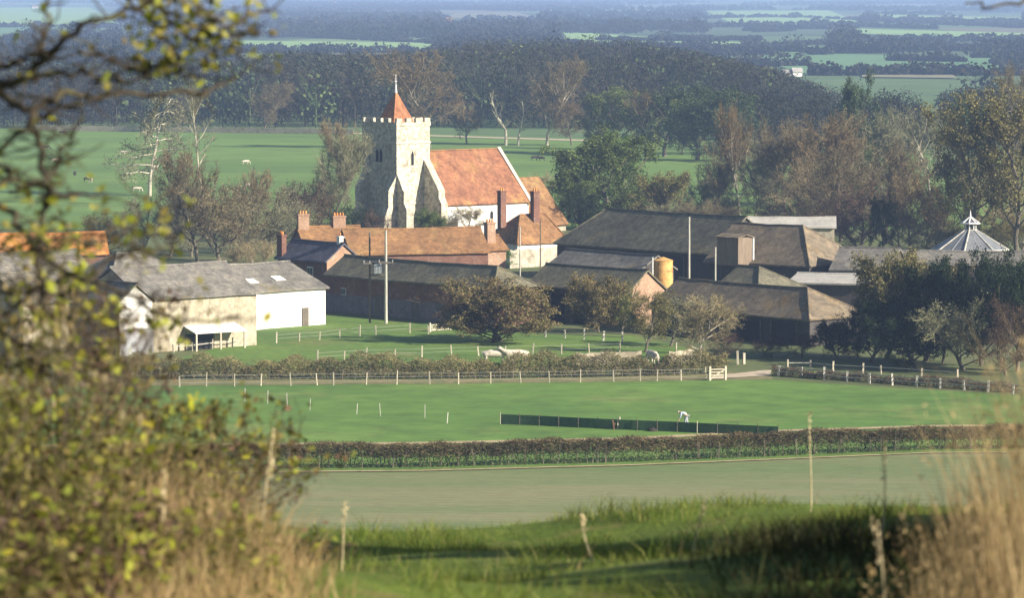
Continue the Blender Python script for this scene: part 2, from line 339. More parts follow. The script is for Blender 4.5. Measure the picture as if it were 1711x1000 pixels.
sheet('chalk_track', [(1195, 634), (1240, 632), (1287, 629), (1289, 620), (1270, 621), (1230, 626), (1195, 628)], M['track'], .075)
sheet('park_meadow', [(-700, 384), (2300, 384), (2300, 300), (1711, 262), (1300, 236), (1000, 232), (640, 222), (-300, 212)], M['park'], .03)
sheet('park_track', [(60, 217.5), (590, 224), (1000, 237), (1000, 234.6), (590, 222.3), (60, 216)], M['track'], .08)
for i, (pts, mm) in enumerate([
    ([(1180, 18), (1385, 17), (1445, 41), (1230, 43)], 'far_field'), ([(400, 68), (730, 72), (700, 86), (400, 84)], 'far_field'),
    ([(930, 52), (1120, 64), (1380, 80), (1330, 89), (960, 70)], 'far_field'), ([(1230, 88), (1711, 97), (1800, 118), (1340, 124)], 'far_teal'),
    ([(1430, 48), (1800, 58), (1800, 67), (1440, 57)], 'far_field'), ([(-100, 13), (150, 12), (200, 40), (-100, 44)], 'far_field'),
    ([(1440, 122), (1590, 125), (1600, 132), (1440, 130)], 'far_stubble'), ([(760, 22), (860, 20), (900, 29), (740, 31)], 'far_stubble'),
    ([(-100, 45), (120, 46), (160, 60), (-100, 62)], 'far_teal'), ([(1460, 24), (1711, 30), (1711, 36), (1480, 33)], 'far_field'),
    ([(560, 90), (700, 90), (720, 96), (560, 96)], 'far_stubble')]):
    sheet('field', pts, M[mm], .3+.02*i)
# ------------------------------------------------------------------ trees
def grow(rng, shape):
    """limbs of a tree of height 1 and crown width about 1*shape.width, as lists of segments per level"""
    S = {0: [], 1: [], 2: [], 3: [], 4: []}; tips = []
    def branch(p, d, L, r, lev, nseg):
        pts = [p]; q = p
        for i in range(nseg):
            d = (d + Vector(rng.normal(0, shape['wander'], 3)) + Vector((0, 0, shape['lift'] if lev else .02))).normalized()
            n = q + d*(L/nseg); r2 = r*(.80 if lev else .84)
            S[lev].append((tuple(q), tuple(n), r, r2)); q = n; r = r2; pts.append(q)
        if lev >= shape.get('tiplev', 2): tips.append(tuple(q)); tips.append(tuple((pts[-2]+q)/2))
        return pts, d, r
    def at(pts, t):
        k = t*(len(pts)-1); i = min(int(k), len(pts)-2); return pts[i].lerp(pts[i+1], k-i)
    tr, d0, rr = branch(Vector((0, 0, 0)), Vector((0, 0, 1)), shape['trunk'], shape['r0'], 0, 6)
    H0_ = shape['clear']
    for i in range(shape['n1']):
        t = H0_ + (1-H0_)*((i+rng.uniform(0, 1))/shape['n1'])
        p = at(tr, min(.999, t)); az = i*2.4+rng.normal(0, .4)
        rel = (t-H0_)/(1-H0_)
        prof = shape['prof'](rel); up = shape['up']*(.6+.8*rel)
        d = Vector((math.cos(az), math.sin(az), up)).normalized()
        L = prof*rng.uniform(.75, 1.15)
        lp, dd, r1 = branch(p, d, L, shape['r0']*.42*(1-.5*rel), 1, 4)
        for j in range(shape['n2']):
            t2 = .25+.75*(j+rng.uniform(0, 1))/shape['n2']; p2 = at(lp, min(.999, t2))
            d2 = (dd + Vector(rng.normal(0, .65, 3))).normalized()
            L2 = L*.5*rng.uniform(.6, 1.2)*(1.15-.5*t2)
            l2, d3, r2 = branch(p2, d2, L2, shape['r0']*.16, 2, 3)
            for k in range(shape['n3']):
                p3 = at(l2, rng.uniform(.15, .999)); d4 = (d3 + Vector(rng.normal(0, .7, 3))).normalized()
                l3, d5, r3 = branch(p3, d4, L2*.55*rng.uniform(.5, 1.2), shape['r0']*.085, 3, 2)
                for m_ in range(shape['n4']):
                    p4 = at(l3, rng.uniform(.1, .999)); d6 = (d5 + Vector(rng.normal(0, .7, 3))).normalized()
                    branch(p4, d6, L2*.33*rng.uniform(.5, 1.2), shape['r0']*.055, 4, 1)
    return S, tips
rnd = lambda x: math.sqrt(max(0, 1-(2*x-1)**2))
SHAPES = {
 'bare':   dict(trunk=.66, clear=.20, r0=.022, n1=18, n2=8, n3=7, n4=6, up=.85, lift=.09, wander=.15, prof=lambda x: .22+.24*rnd(x), leaf=500, ls=.014),
 'bushy':  dict(trunk=.45, clear=.06, r0=.020, n1=15, n2=7, n3=6, n4=5, up=.8, lift=.10, wander=.17, prof=lambda x: .30+.18*rnd(x), leaf=3600, ls=.016),
 'slim':   dict(trunk=.92, clear=.30, r0=.014, n1=16, n2=6, n3=5, n4=4, up=1.2, lift=.10, wander=.10, prof=lambda x: .10+.12*rnd(x), leaf=0),
 'leafy':  dict(trunk=.62, clear=.14, r0=.026, n1=16, n2=7, n3=5, n4=0, up=.8, lift=.06, wander=.16, prof=lambda x: .24+.22*rnd(x), leaf=15000, ls=.020),
 'sparse': dict(trunk=.70, clear=.18, r0=.020, n1=15, n2=7, n3=6, n4=3, up=.9, lift=.08, wander=.15, prof=lambda x: .22+.20*rnd(x), leaf=8000, ls=.018),
 'cedar':  dict(trunk=.96, clear=.22, r0=.020, n1=22, n2=8, n3=5, n4=2, up=.06, lift=-.02, wander=.12, prof=lambda x: .36*(1-.75*x)+.05, leaf=3500, ls=.018),
 'snag':   dict(trunk=.80, clear=.35, r0=.028, n1=9, n2=4, n3=3, n4=2, up=.8, lift=.05, wander=.2, prof=lambda x: .25, leaf=0),
 'thorny': dict(trunk=.55, clear=.05, r0=.016, n1=13, n2=6, n3=4, n4=2, up=1.0, lift=.12, wander=.2, prof=lambda x: .32+.16*rnd(x), leaf=380, ls=.032),
 'dome':   dict(trunk=.52, clear=.08, r0=.024, n1=18, n2=7, n3=6, n4=0, up=.8, lift=.06, wander=.16, prof=lambda x: .30+.20*rnd(x), leaf=24000, ls=.0185),
}
PROTO = {}
def proto(kind, var):
    key = (kind, var)
    if key in PROTO: return PROTO[key]
    sh = SHAPES[kind]; rng = np.random.default_rng(sum(map(ord, kind))*7+var)
    S, tips = grow(rng, sh)
    big = MB()
    for lev, n in ((0, 8), (1, 5)):
        s_ = S[lev]; big.tubes([a[0] for a in s_], [a[1] for a in s_], [a[2] for a in s_], [a[3] for a in s_], n)
    small = MB(); allp = np.array([a[1] for l in (1, 2, 3, 4) for a in S[l]])
    for lev in (2, 3, 4):
        s_ = S[lev]
        if s_: small.tubes([a[0] for a in s_], [a[1] for a in s_], [a[2] for a in s_], [a[3] for a in s_], 3)
    if sh['leaf']:
        tp = np.array(tips); c = tp[rng.integers(0, len(tp), sh['leaf'])] + rng.normal(0, .018, (sh['leaf'], 3))
        small.quads(c, sh['ls'], rng, .7, .3)
    zt = np.percentile(allp[:, 2], 99.3); wd = np.percentile(np.abs(allp[:, 0]), 98)*2
    m1 = big.mesh('trunk', M['bark']); m2 = small.mesh('crown', M['tw_brown'])
    PROTO[key] = (m1, m2, zt, wd, np.array(tips)); return PROTO[key]
RG = random.Random(5)
SEEN = {}
def tree(x, yb, yt, wpx, kind, crown, label, name='tree', cat='tree', bark='bark', var=None, group=None, z=0, pos=None, h=None, wid=None, rz=None, leaves=None):
    if pos is None:
        p = P(x, yb, z); h = (yb-yt)*p.y/FPX; wid = wpx*p.y/FPX
    else: p = Vector(pos)
    if var is None: var = RG.randrange(4)
    m1, m2, zt, wd, tips = proto(kind, var)
    e = empty(name, p, label, cat, group); sz = h/zt; sx = wid/wd
    e.scale = (sx, sx, sz); e.rotation_euler = (0, 0, RG.uniform(0, 6.28) if rz is None else rz)
    for nm, me, mt in (('trunk', m1, bark), ('crown', m2, crown)):
        c = bpy.data.objects.new(nm, me); COL.objects.link(c); c.parent = e
        c.material_slots[0].link = 'OBJECT'; c.material_slots[0].material = M[mt]
    if leaves:
        for mt, cnt, size in leaves:
            r_ = np.random.default_rng(int(abs(p.x)*1000)+cnt); tt = tips[r_.integers(0, len(tips), cnt)]*np.array([sx, sx, sz])+r_.normal(0, .02, (cnt, 3))
            lm = MB(); lm.quads(tt, size, r_, .6, .2); o = lm.build('leaves', M[mt]); o.parent = e; o.scale = (1/sx, 1/sx, 1/sz)
    return e
T = tree
# far left and behind the cottages
T(250, 328, 163, 135, 'cedar', 'tw_grey', 'ragged grey lichened tree with flat layered branches, alone in the park', 'old_tree', bark='bark_pale')
T(341, 345, 140, 60, 'slim', 'tw_grey', 'tall thin tree with a pale bare trunk rising above the brown bare trees', 'pale_trunk_tree', bark='bark_pale')
T(330, 440, 248, 150, 'bare', 'tw_brown', 'broad brown bare tree between the grey barn roof and the ragged grey tree', 'bare_tree')
T(400, 430, 285, 120, 'bare', 'tw_brown', 'brown bare tree behind the white barn roof, right of the tallest bare tree', 'bare_tree')
T(455, 425, 310, 140, 'bushy', 'tw_grey', 'low grey green bushy tree behind the brick house with the slate roof', 'bare_tree')
T(285, 430, 300, 100, 'bare', 'tw_grey', 'smaller grey bare tree left of the broad brown bare tree', 'bare_tree')
T(552, 400, 222, 130, 'bare', 'tw_grey', 'grey green bare tree standing just left of the church tower', 'bare_tree')
T(578, 340, 202, 90, 'bare', 'tw_rust', 'rusty topped bare tree half hidden behind the shaded side of the church tower', 'bare_tree')
T(515, 405, 300, 90, 'bushy', 'tw_dark', 'low dark bare tree between the orange cottage chimneys and the church', 'bare_tree')
T(590, 404, 345, 100, 'bushy', 'lf_dark', 'dark low thicket at the foot of the shaded tower wall', 'bush', cat='bush')
T(634, 404, 350, 60, 'bushy', 'tw_dark', 'dark leafless shrub touching the tower corner buttress', 'bush', cat='bush')
T(722, 402, 350, 50, 'dome', 'lf_green', 'green bush at the foot of the sunlit tower buttress', 'bush', cat='bush')
T(782, 396, 346, 75, 'sparse', 'tw_buff', 'buff bare shrub in front of the white nave wall', 'bush', cat='bush')
T(752, 398, 360, 60, 'bushy', 'tw_brown', 'low brown shrub beside the buff shrub under the nave wall', 'bush', cat='bush')
# park trees along the wood edge
T(442, 222, 138, 95, 'bare', 'tw_brown', 'dark bare tree at the wood edge far left of the spire', 'bare_tree')
T(300, 221, 150, 70, 'bare', 'tw_brown', 'thin bare tree at the wood edge between the pale trunk and the ragged tree', 'bare_tree')
T(718, 248, 84, 130, 'bare', 'tw_rust', 'tall spreading bare tree just right of the church spire', 'bare_tree')
T(845, 243, 150, 55, 'snag', 'tw_grey', 'pale leaning half dead tree above the right end of the nave ridge', 'dead_tree', bark='bark_pale')
T(866, 243, 160, 60, 'slim', 'tw_grey', 'slim pale stemmed tree right of the pale leaning dead tree', 'bare_tree', bark='bark_pale')
T(914, 243, 98, 125, 'bare', 'tw_brown', 'large brown bare tree with a pale trunk at the wood edge right of the nave', 'bare_tree', bark='bark_pale')
T(955, 243, 165, 70, 'bare', 'tw_rust', 'rusty bare tree beside the large brown bare tree at the wood edge', 'bare_tree')
T(780, 240, 170, 60, 'bare', 'tw_brown', 'small bare tree behind the church nave ridge', 'bare_tree')
T(1078, 262, 150, 90, 'bare', 'tw_rust', 'bare tree with a pink trunk above the green domed tree', 'bare_tree', bark='bark_pale')
for i, (x, yb, yt, w_) in enumerate([(1030, 258, 150, 110), (1110, 262, 145, 120), (1165, 268, 165, 110), (1215, 270, 150, 110), (1140, 258, 185, 60), (1000, 250, 165, 60)]):
    T(x, yb, yt, w_, 'leafy', ['lf_green', 'wood_green'][i % 2], ['blue green tree left of the pink trunked tree', 'blue green tree directly behind the green domed tree, right side', 'dull green tree between the domed tree and the orange bare tree', 'dark green tree behind the orange bare tree', 'small dark green tree under the blue green crowns', 'small dull green tree at the wood edge left of the blue green trees'][i], 'leafy_tree', group='blue green trees at the wood edge')
# big green tree and its neighbours by the barn
T(1018, 370, 224, 175, 'dome', 'lf_green', 'large domed green tree between the church and the great barn', 'evergreen_tree', var=0)
T(1035, 368, 222, 110, 'sparse', 'lf_bright', 'bright green topped tree rising out of the large domed green tree', 'evergreen_tree')
T(962, 372, 288, 95, 'dome', 'lf_green', 'round olive green tree beside the orange roof end', 'evergreen_tree')
T(972, 384, 325, 70, 'dome', 'lf_dark', 'dark green bush behind the left end of the great barn roof', 'bush', cat='bush')
T(1090, 385, 290, 110, 'leafy', 'lf_olive', 'olive tree right of the large domed green tree', 'leafy_tree')
T(1130, 385, 310, 70, 'sparse', 'tw_brown', 'brown twiggy tree behind the middle of the great barn roof', 'bare_tree')
T(905, 330, 288, 70, 'bushy', 'tw_buff', 'low buff shrub on the park edge right of the nave gable', 'bush', cat='bush')
# right hand wood behind the barns
L = [(1236, 368, 173, 90, 'bare', 'tw_rust', 'tall orange tinted bare tree with pale trunk behind the barn ridge', 'bark_pale'),
 (1185, 372, 268, 95, 'bare', 'tw_brown', 'low brown bare tree left of the tall orange tinted one', 'bark'),
 (1262, 372, 235, 110, 'bare', 'tw_grey', 'grey green ivied tree beside the tall orange tinted one', 'bark'),
 (1312, 372, 200, 120, 'bare', 'tw_brown', 'brown bare tree in the middle of the right hand wood', 'bark'),
 (1372, 380, 190, 140, 'bare', 'tw_rust', 'broad rusty bare tree in the middle of the right hand wood', 'bark'),
 (1340, 390, 270, 120, 'bushy', 'tw_brown', 'low dark brown bare tree behind the hipped end of the great barn', 'bark'),
 (1405, 405, 250, 140, 'bare', 'tw_brown', 'brown bare tree under the tall cedar', 'bark'),
 (1452, 350, 185, 110, 'bare', 'tw_grey', 'grey bare tree just right of the tall cedar', 'bark'),
 (1440, 410, 300, 130, 'bushy', 'tw_dark', 'dark thicket left of the ivy covered tree', 'bark_dark'),
 (1523, 420, 290, 95, 'bare', 'tw_rust', 'rusty bare tree right of the ivy covered tree', 'bark'),
 (1480, 390, 235, 110, 'bare', 'tw_brown', 'brown bare tree behind the ivy covered tree', 'bark'),
 (1290, 378, 290, 90, 'bushy', 'tw_grey', 'low grey green tree over the pale roof ridge', 'bark'),
 (1225, 376, 320, 90, 'bushy', 'tw_grey', 'low grey shrub over the left end of the pale roof', 'bark'),
 (1555, 330, 180, 90, 'bare', 'tw_grey', 'thin grey tree in the gap between the cedar and the yellow trees', 'bark_pale'),
 (1575, 300, 195, 50, 'slim', 'tw_grey', 'slim pale stemmed tree left of the yellow green trees', 'bark_pale')]
for x, yb, yt, w_, k, c, lab, bk in L: T(x, yb, yt, w_, k, c, lab, 'bare_tree', bark=bk)
for x, yb, yt, w_, k, c, lab in [(1335, 360, 215, 110, 'bare', 'tw_brown', 'brown bare tree behind the broad rusty one, left side'), (1400, 365, 205, 120, 'bare', 'tw_rust', 'tall rusty bare tree directly below the cedar'), (1500, 380, 250, 110, 'bare', 'tw_brown', 'brown bare tree above and right of the ivy covered tree'),
  (1290, 360, 225, 90, 'bare', 'tw_grey', 'grey bare tree right of the tall orange tinted one'), (1365, 400, 290, 120, 'bushy', 'tw_brown', 'low brown thicket above the brown barn hip'), (1200, 340, 230, 90, 'bare', 'tw_brown', 'hazy brown bare tree left of the orange tinted one'), (1550, 420, 330, 70, 'bushy', 'tw_brown', 'low brown thicket left of the glass roof'),
  (1425, 345, 240, 90, 'leafy', 'lf_green', 'green tree half hidden by rusty bare crowns'), (1160, 372, 300, 70, 'bare', 'tw_grey', 'thin grey tree left of the low brown bare tree')]:
    T(x, yb, yt, w_, k, c, lab, 'bare_tree')
for x, yb, yt, w_, c, lab in [(370, 445, 305, 120, 'tw_brown', 'brown bare tree right behind the stone barn ridge'), (420, 440, 330, 110, 'tw_grey', 'grey brown thicket above the white barn roof'), (480, 420, 335, 110, 'tw_brown', 'brown bare tree above the slate roofed house'), (240, 430, 330, 110, 'tw_grey', 'grey green thicket above the hipped grey barn'), (530, 400, 290, 90, 'tw_brown', 'brown bare tree between the slate roof and the tower'), (320, 430, 330, 110, 'tw_grey', 'low grey bush under the broad brown bare tree'), (180, 425, 350, 90, 'lf_olive', 'olive bush at the end of the orange roof')]:
    T(x, yb, yt, w_, 'bushy', c, lab, 'bare_tree' if 'tree' in lab else 'bush')
T(1424, 330, 131, 95, 'leafy', 'lf_cedar', 'tall dark green cedar rising above the bare wood', 'cedar_tree', var=1)
T(1475, 425, 325, 60, 'leafy', 'lf_dark', 'ivy covered dark green tree left of the white framed glass roof', 'ivy_tree')
for x, yb, yt, w_, k, c, lab in [
 (1625, 430, 172, 150, 'sparse', 'lf_olive', 'large yellow green tree directly behind the white framed glass roof'),
 (1700, 432, 150, 150, 'sparse', 'lf_olive', 'tall yellow green tree at the right edge behind the long low roof'),
 (1660, 420, 260, 130, 'sparse', 'tw_buff', 'buff twiggy tree between the two yellow green trees'),
 (1585, 425, 290, 80, 'bushy', 'tw_rust', 'low rusty shrub left of the glass roof'),
 (1690, 300, 105, 90, 'bare', 'tw_brown', 'tall hazy bare tree rising behind the yellow green tree at the right edge'),
 (1600, 320, 165, 110, 'leafy', 'wood_green', 'hazy green tree behind the large yellow green tree')]:
    T(x, yb, yt, w_, k, c, lab, 'autumn_tree')
# trees within the farm
T(826, 574, 468, 186, 'dome', 'lf_brown', 'round reddish brown tree casting a long shadow in the paddock', 'round_tree', bark='bark_dark', var=0)
T(838, 573, 480, 130, 'bushy', 'tw_dark', 'dark inner tree close behind the round reddish tree in the paddock', 'round_tree', bark='bark_dark', var=1)
T(1000, 556, 462, 100, 'dome', 'lf_brown', 'brown green shrubby tree before the open fronted shed', 'shrub', cat='shrub')
T(1078, 590, 488, 85, 'sparse', 'lf_olive', 'thin olive tree left of the pale buff tree', 'shrub', cat='shrub')
T(1040, 556, 470, 70, 'bushy', 'lf_green', 'green ivied tree beside the small brick gable', 'shrub', cat='shrub')
T(1168, 604, 490, 120, 'bare', 'tw_buff', 'pale buff leafless tree beside the field gate', 'shrub', cat='shrub', bark='bark_pale')
T(1120, 580, 500, 90, 'sparse', 'tw_grey', 'grey green shrub behind the pale buff tree', 'shrub', cat='shrub')
T(1210, 600, 555, 60, 'bushy', 'tw_dark', 'low dark shrub between the buff tree and the dark shed', 'shrub', cat='shrub')
T(770, 449, 414, 60, 'dome', 'lf_green', 'green bush behind the long brick barn roof', 'bush', cat='bush')
T(820, 452, 418, 75, 'dome', 'lf_bright', 'bright green bush by the stone wall behind the long brick barn', 'bush', cat='bush')
T(812, 499, 446, 40, 'sparse', 'lf_yellow', 'small yellow leaved tree over the long barn roof', 'bush', cat='bush')
for x, yb, yt, w_, k, c, lab in [
 (1480, 602, 425, 150, 'dome', 'lf_olive', 'big olive topped tree at the left end of the dark evergreen clump'),
 (1455, 606, 500, 110, 'dome', 'lf_dark', 'dark evergreen bush at the foot of the olive topped tree'),
 (1545, 606, 440, 130, 'dome', 'lf_dark', 'dark evergreen tree next to the olive topped tree'),
 (1575, 608, 445, 80, 'sparse', 'tw_buff', 'buff bare tree rising among the dark evergreens'),
 (1640, 612, 425, 130, 'dome', 'lf_dark', 'tall dark evergreen tree in front of the glass roof'),
 (1610, 620, 500, 120, 'bushy', 'tw_grey', 'grey twiggy shrub in front of the dark evergreens'),
 (1700, 622, 430, 120, 'dome', 'lf_dark', 'dark evergreen tree at the right edge of the clump'),
 (1680, 628, 500, 110, 'bushy', 'tw_dark', 'dark twiggy shrub under the rightmost evergreen'),
 (1530, 618, 530, 130, 'dome', 'lf_dark', 'low dark evergreen bush behind the white posted fence'),
 (1400, 600, 540, 80, 'dome', 'lf_dark', 'small dark bush at the corner of the hipped shed'),
 (1340, 598, 556, 90, 'bushy', 'tw_dark', 'low dark bush under the eaves of the hipped shed'),
 (1275, 598, 560, 90, 'bushy', 'tw_dark', 'low dark bush left of the bush under the shed eaves')]:
    T(x, yb, yt, w_, k, c, lab, 'evergreen_tree' if 'tree' in lab else 'bush', cat='tree' if ' tree' in lab.split(' at ')[0].split(' among ')[0] else 'bush')
for x, yb, yt, w_ in [(410, 452, 405, 50), (440, 450, 400, 60), (385, 452, 415, 40)]:
    T(x, yb, yt, w_, 'bushy', 'tw_buff', 'buff brown garden shrub behind the white barn roof', 'bush', cat='bush', group='garden shrubs behind the white barn roof')
# woodland masses (nobody could count them)
def mass(name, spots, rng, mat, n=160, q=.9, asp=.8):
    m = MB()
    for (x, y, h, r) in spots:
        u = rng.normal(size=(n, 3)); u /= np.linalg.norm(u, axis=1, keepdims=True); rad = rng.uniform(.62, 1.05, (n, 1))
        lob = 1+.18*np.sin(u[:, :1]*5+x)*np.cos(u[:, 1:2]*6+y)
        c = np.array([[x, y, h*.52]]) + u*rad*lob*np.array([[r, r, h*.5]])
        m.quads(c, q, rng, asp)
        m.tubes([(x, y, 0)], [(x, y, h*.6)], [h*.013], [h*.008], 4)
        k = 14; a = rng.uniform(0, 6.28, k); e = np.stack([x+np.cos(a)*r*.8, y+np.sin(a)*r*.8, h*rng.uniform(.5, 1.02, k)], 1)
        m.tubes(np.repeat([[x, y, h*.35]], k, 0), e, [h*.006]*k, [h*.002]*k, 3)
    o = m.build(name, mat); return tag(o, kind='stuff')
rng = np.random.default_rng(11)
def woodtop(px):   # height of the wood's outline in picture rows
    return np.interp(px, [-100, 380, 480, 640, 760, 830, 960, 1060, 1180, 1290, 1370, 1500, 1600, 1800], [118, 108, 92, 98, 84, 62, 60, 72, 98, 122, 152, 168, 150, 150])
spots = []; spots_g = []
for row in range(34):
    D = 1050 + row*13
    x = -170
    while x < 175:
        x += rng.uniform(6, 10.5)*D/1050; xx = x; yy = D+rng.uniform(-6, 6); px = W0/2+xx/yy*FPX
        tall = (woodtop(px)-HOR)
        h = rng.uniform(14, 18.5); top = (CAM_Z-h)*FPX/yy
        if top < tall-4:
            h = CAM_Z - (tall-4)*yy/FPX
            if h < 9: continue
        (spots_g if rng.random() < .2 else spots).append((xx, yy, h, rng.uniform(5, 11)))
k3 = [[], [], []]
for q in spots: k3[int((math.sin(q[0]*.045+q[1]*.02)+1)*1.2+rng.uniform(0, .9)) % 3].append(q)
M['wood_brown'] = leafmat('wood_brown', [(.026, .023, .015), (.048, .04, .026), (.036, .034, .022)], 0, clump=.03)
M['wood_grey'] = leafmat('wood_grey', [(.02, .024, .018), (.034, .04, .028), (.027, .031, .022)], 0, clump=.03)
for sp_, nm, mt, lb in ((k3[0], 'wood', 'wood_mass', 'darkest crowns of the wood filling the slope beyond the park'), (k3[1], 'wood', 'wood_brown', 'brown bare crowns of the wood beyond the park'), (k3[2], 'wood', 'wood_grey', 'grey green crowns of the wood beyond the park')):
    tag(mass(nm, sp_, rng, M[mt], 850, 1.25, .2), lb, 'wood')
tag(mass('woodland', spots_g, rng, M['wood_green'], 150, 1.1), 'dull green crowns scattered through the far wood', 'wood')
# right-hand nearer wood
sp2 = []
for i in range(70):
    px = rng.uniform(1180, 1800); yb = rng.uniform(225, 262); p = P(px, yb)
    yt = rng.uniform(150, 185); h = (yb-yt)*p.y/FPX; sp2.append((p.x, p.y, h, h*.36))
tag(mass('copse', sp2, rng, M['wood_mass'], 900, 1.1, .2), 'dark copse behind the bare trees on the right', 'wood')
# hedgerow timber of the plain
far = []; fields = [(1180, 1445, 17, 43), (380, 730, 67, 87), (930, 1390, 56, 90), (1230, 1800, 90, 124), (1430, 1800, 49, 67), (-100, 200, 12, 44), (740, 900, 20, 31), (1460, 1711, 24, 37), (1440, 1600, 121, 133)]
def inf(px, py): return any(a < px < b and c < py < d+(d+20)*.24 for a, b, c, d in fields)
for i in range(260):       # hedge lines
    py = 1 + 105*rng.random()**1.7; px = rng.uniform(-150, 1850); L = rng.uniform(40, 420); n = int(L/5.5)
    sl = rng.normal(0, .02)
    for k in range(n):
        a = px+k*5.5+rng.uniform(-3, 3); b = py+sl*k*5.5
        if b < .5 or inf(a, b): continue
        p = P(a, b); far.append((p.x, p.y+rng.uniform(-5, 5), rng.uniform(3, 8.5), 0))
for (a0, a1, b0, b1, n) in [(1020, 1250, 50, 60, 90), (1250, 1420, 52, 84, 110), (1420, 1711, 70, 92, 120), (700, 960, 30, 70, 130), (400, 720, 40, 64, 120), (440, 720, 92, 100, 60), (1600, 1711, 125, 160, 40), (0, 330, 50, 120, 160), (330, 420, 90, 115, 30), (1380, 1711, 128, 150, 90), (820, 1000, 62, 66, 20)]:
    for k in range(n):
        a, b = rng.uniform(a0, a1), rng.uniform(b0, b1); p = P(a, b)
        if not inf(a, b): far.append((p.x, p.y, rng.uniform(6, 12), 0))
far = [(x, y, h*(.85 if y > 3500 else 1), h*rng.uniform(.45, .75)) for x, y, h, _ in far if y > 1520 or abs(x) > 90]
for (a, b, c, d) in fields[:8]:           # hedge along the near edge of every pale field
    for k in range(int((b-a)/5)):
        x = a+k*5+rng.uniform(-3, 3); p = P(x, d+2+rng.uniform(-.6, .6))
        if 1285 < x < 1355: continue
        if rng.random() < .8: h = rng.uniform(2, 5.5); far.append((p.x, p.y, h, h*rng.uniform(.6, 1.1)))
for i in range(42):                       # low hedges crossing the fields
    py = 14+100*rng.random(); px = rng.uniform(380, 1750); L = rng.uniform(50, 300); sl = rng.normal(0, .035)
    for k in range(int(L/4)):
        p = P(px+k*4+rng.uniform(-1.5, 1.5), max(2, py+sl*k*4))
        if rng.random() < .85: h = rng.uniform(1.4, 3.6)*(2 if rng.random() < .1 else 1); far.append((p.x, p.y, h, h*rng.uniform(.7, 1.2)))
near_f = [f for f in far if f[1] < 3500]; far_f = [f for f in far if f[1] >= 3500]
print('hedgerow trees', len(near_f), len(far_f))
tag(mass('hedgerow_trees', near_f, rng, M['wood_mass'], 70, 1.9), 'hedgerow trees between the nearer fields of the plain', 'trees')
tag(mass('distant_woodland', far_f, rng, M['wood_mass'], 34, 4.0), 'hazy woods and hedges across the far plain', 'trees')

for i, (x, yb, yt, w_, c, lab) in enumerate([(1215, 385, 335, 100, 'tw_brown', 'low brown undergrowth over the left end of the rear shed'), (1300, 388, 340, 100, 'tw_dark', 'low dark undergrowth behind the rear shed'), (1385, 400, 335, 110, 'tw_brown', 'low brown undergrowth right of the rear shed'),
  (1430, 418, 350, 90, 'tw_dark', 'dark undergrowth behind the grey barn'), (1505, 424, 350, 100, 'tw_brown', 'brown undergrowth right of the ivy covered tree'), (1545, 427, 375, 70, 'tw_grey', 'grey green undergrowth by the left side of the glass roof'), (1640, 428, 360, 120, 'lf_olive', 'olive undergrowth behind the glass roof'), (1705, 428, 350, 90, 'tw_brown', 'brown undergrowth at the right edge behind the long roof'),
  (1110, 390, 335, 90, 'tw_grey', 'grey green undergrowth over the great barn ridge'), (1165, 392, 335, 90, 'tw_brown', 'brown undergrowth over the right end of the great barn ridge')]):
    T(x, yb, yt, w_, 'bushy', c, lab, 'bush', cat='bush')

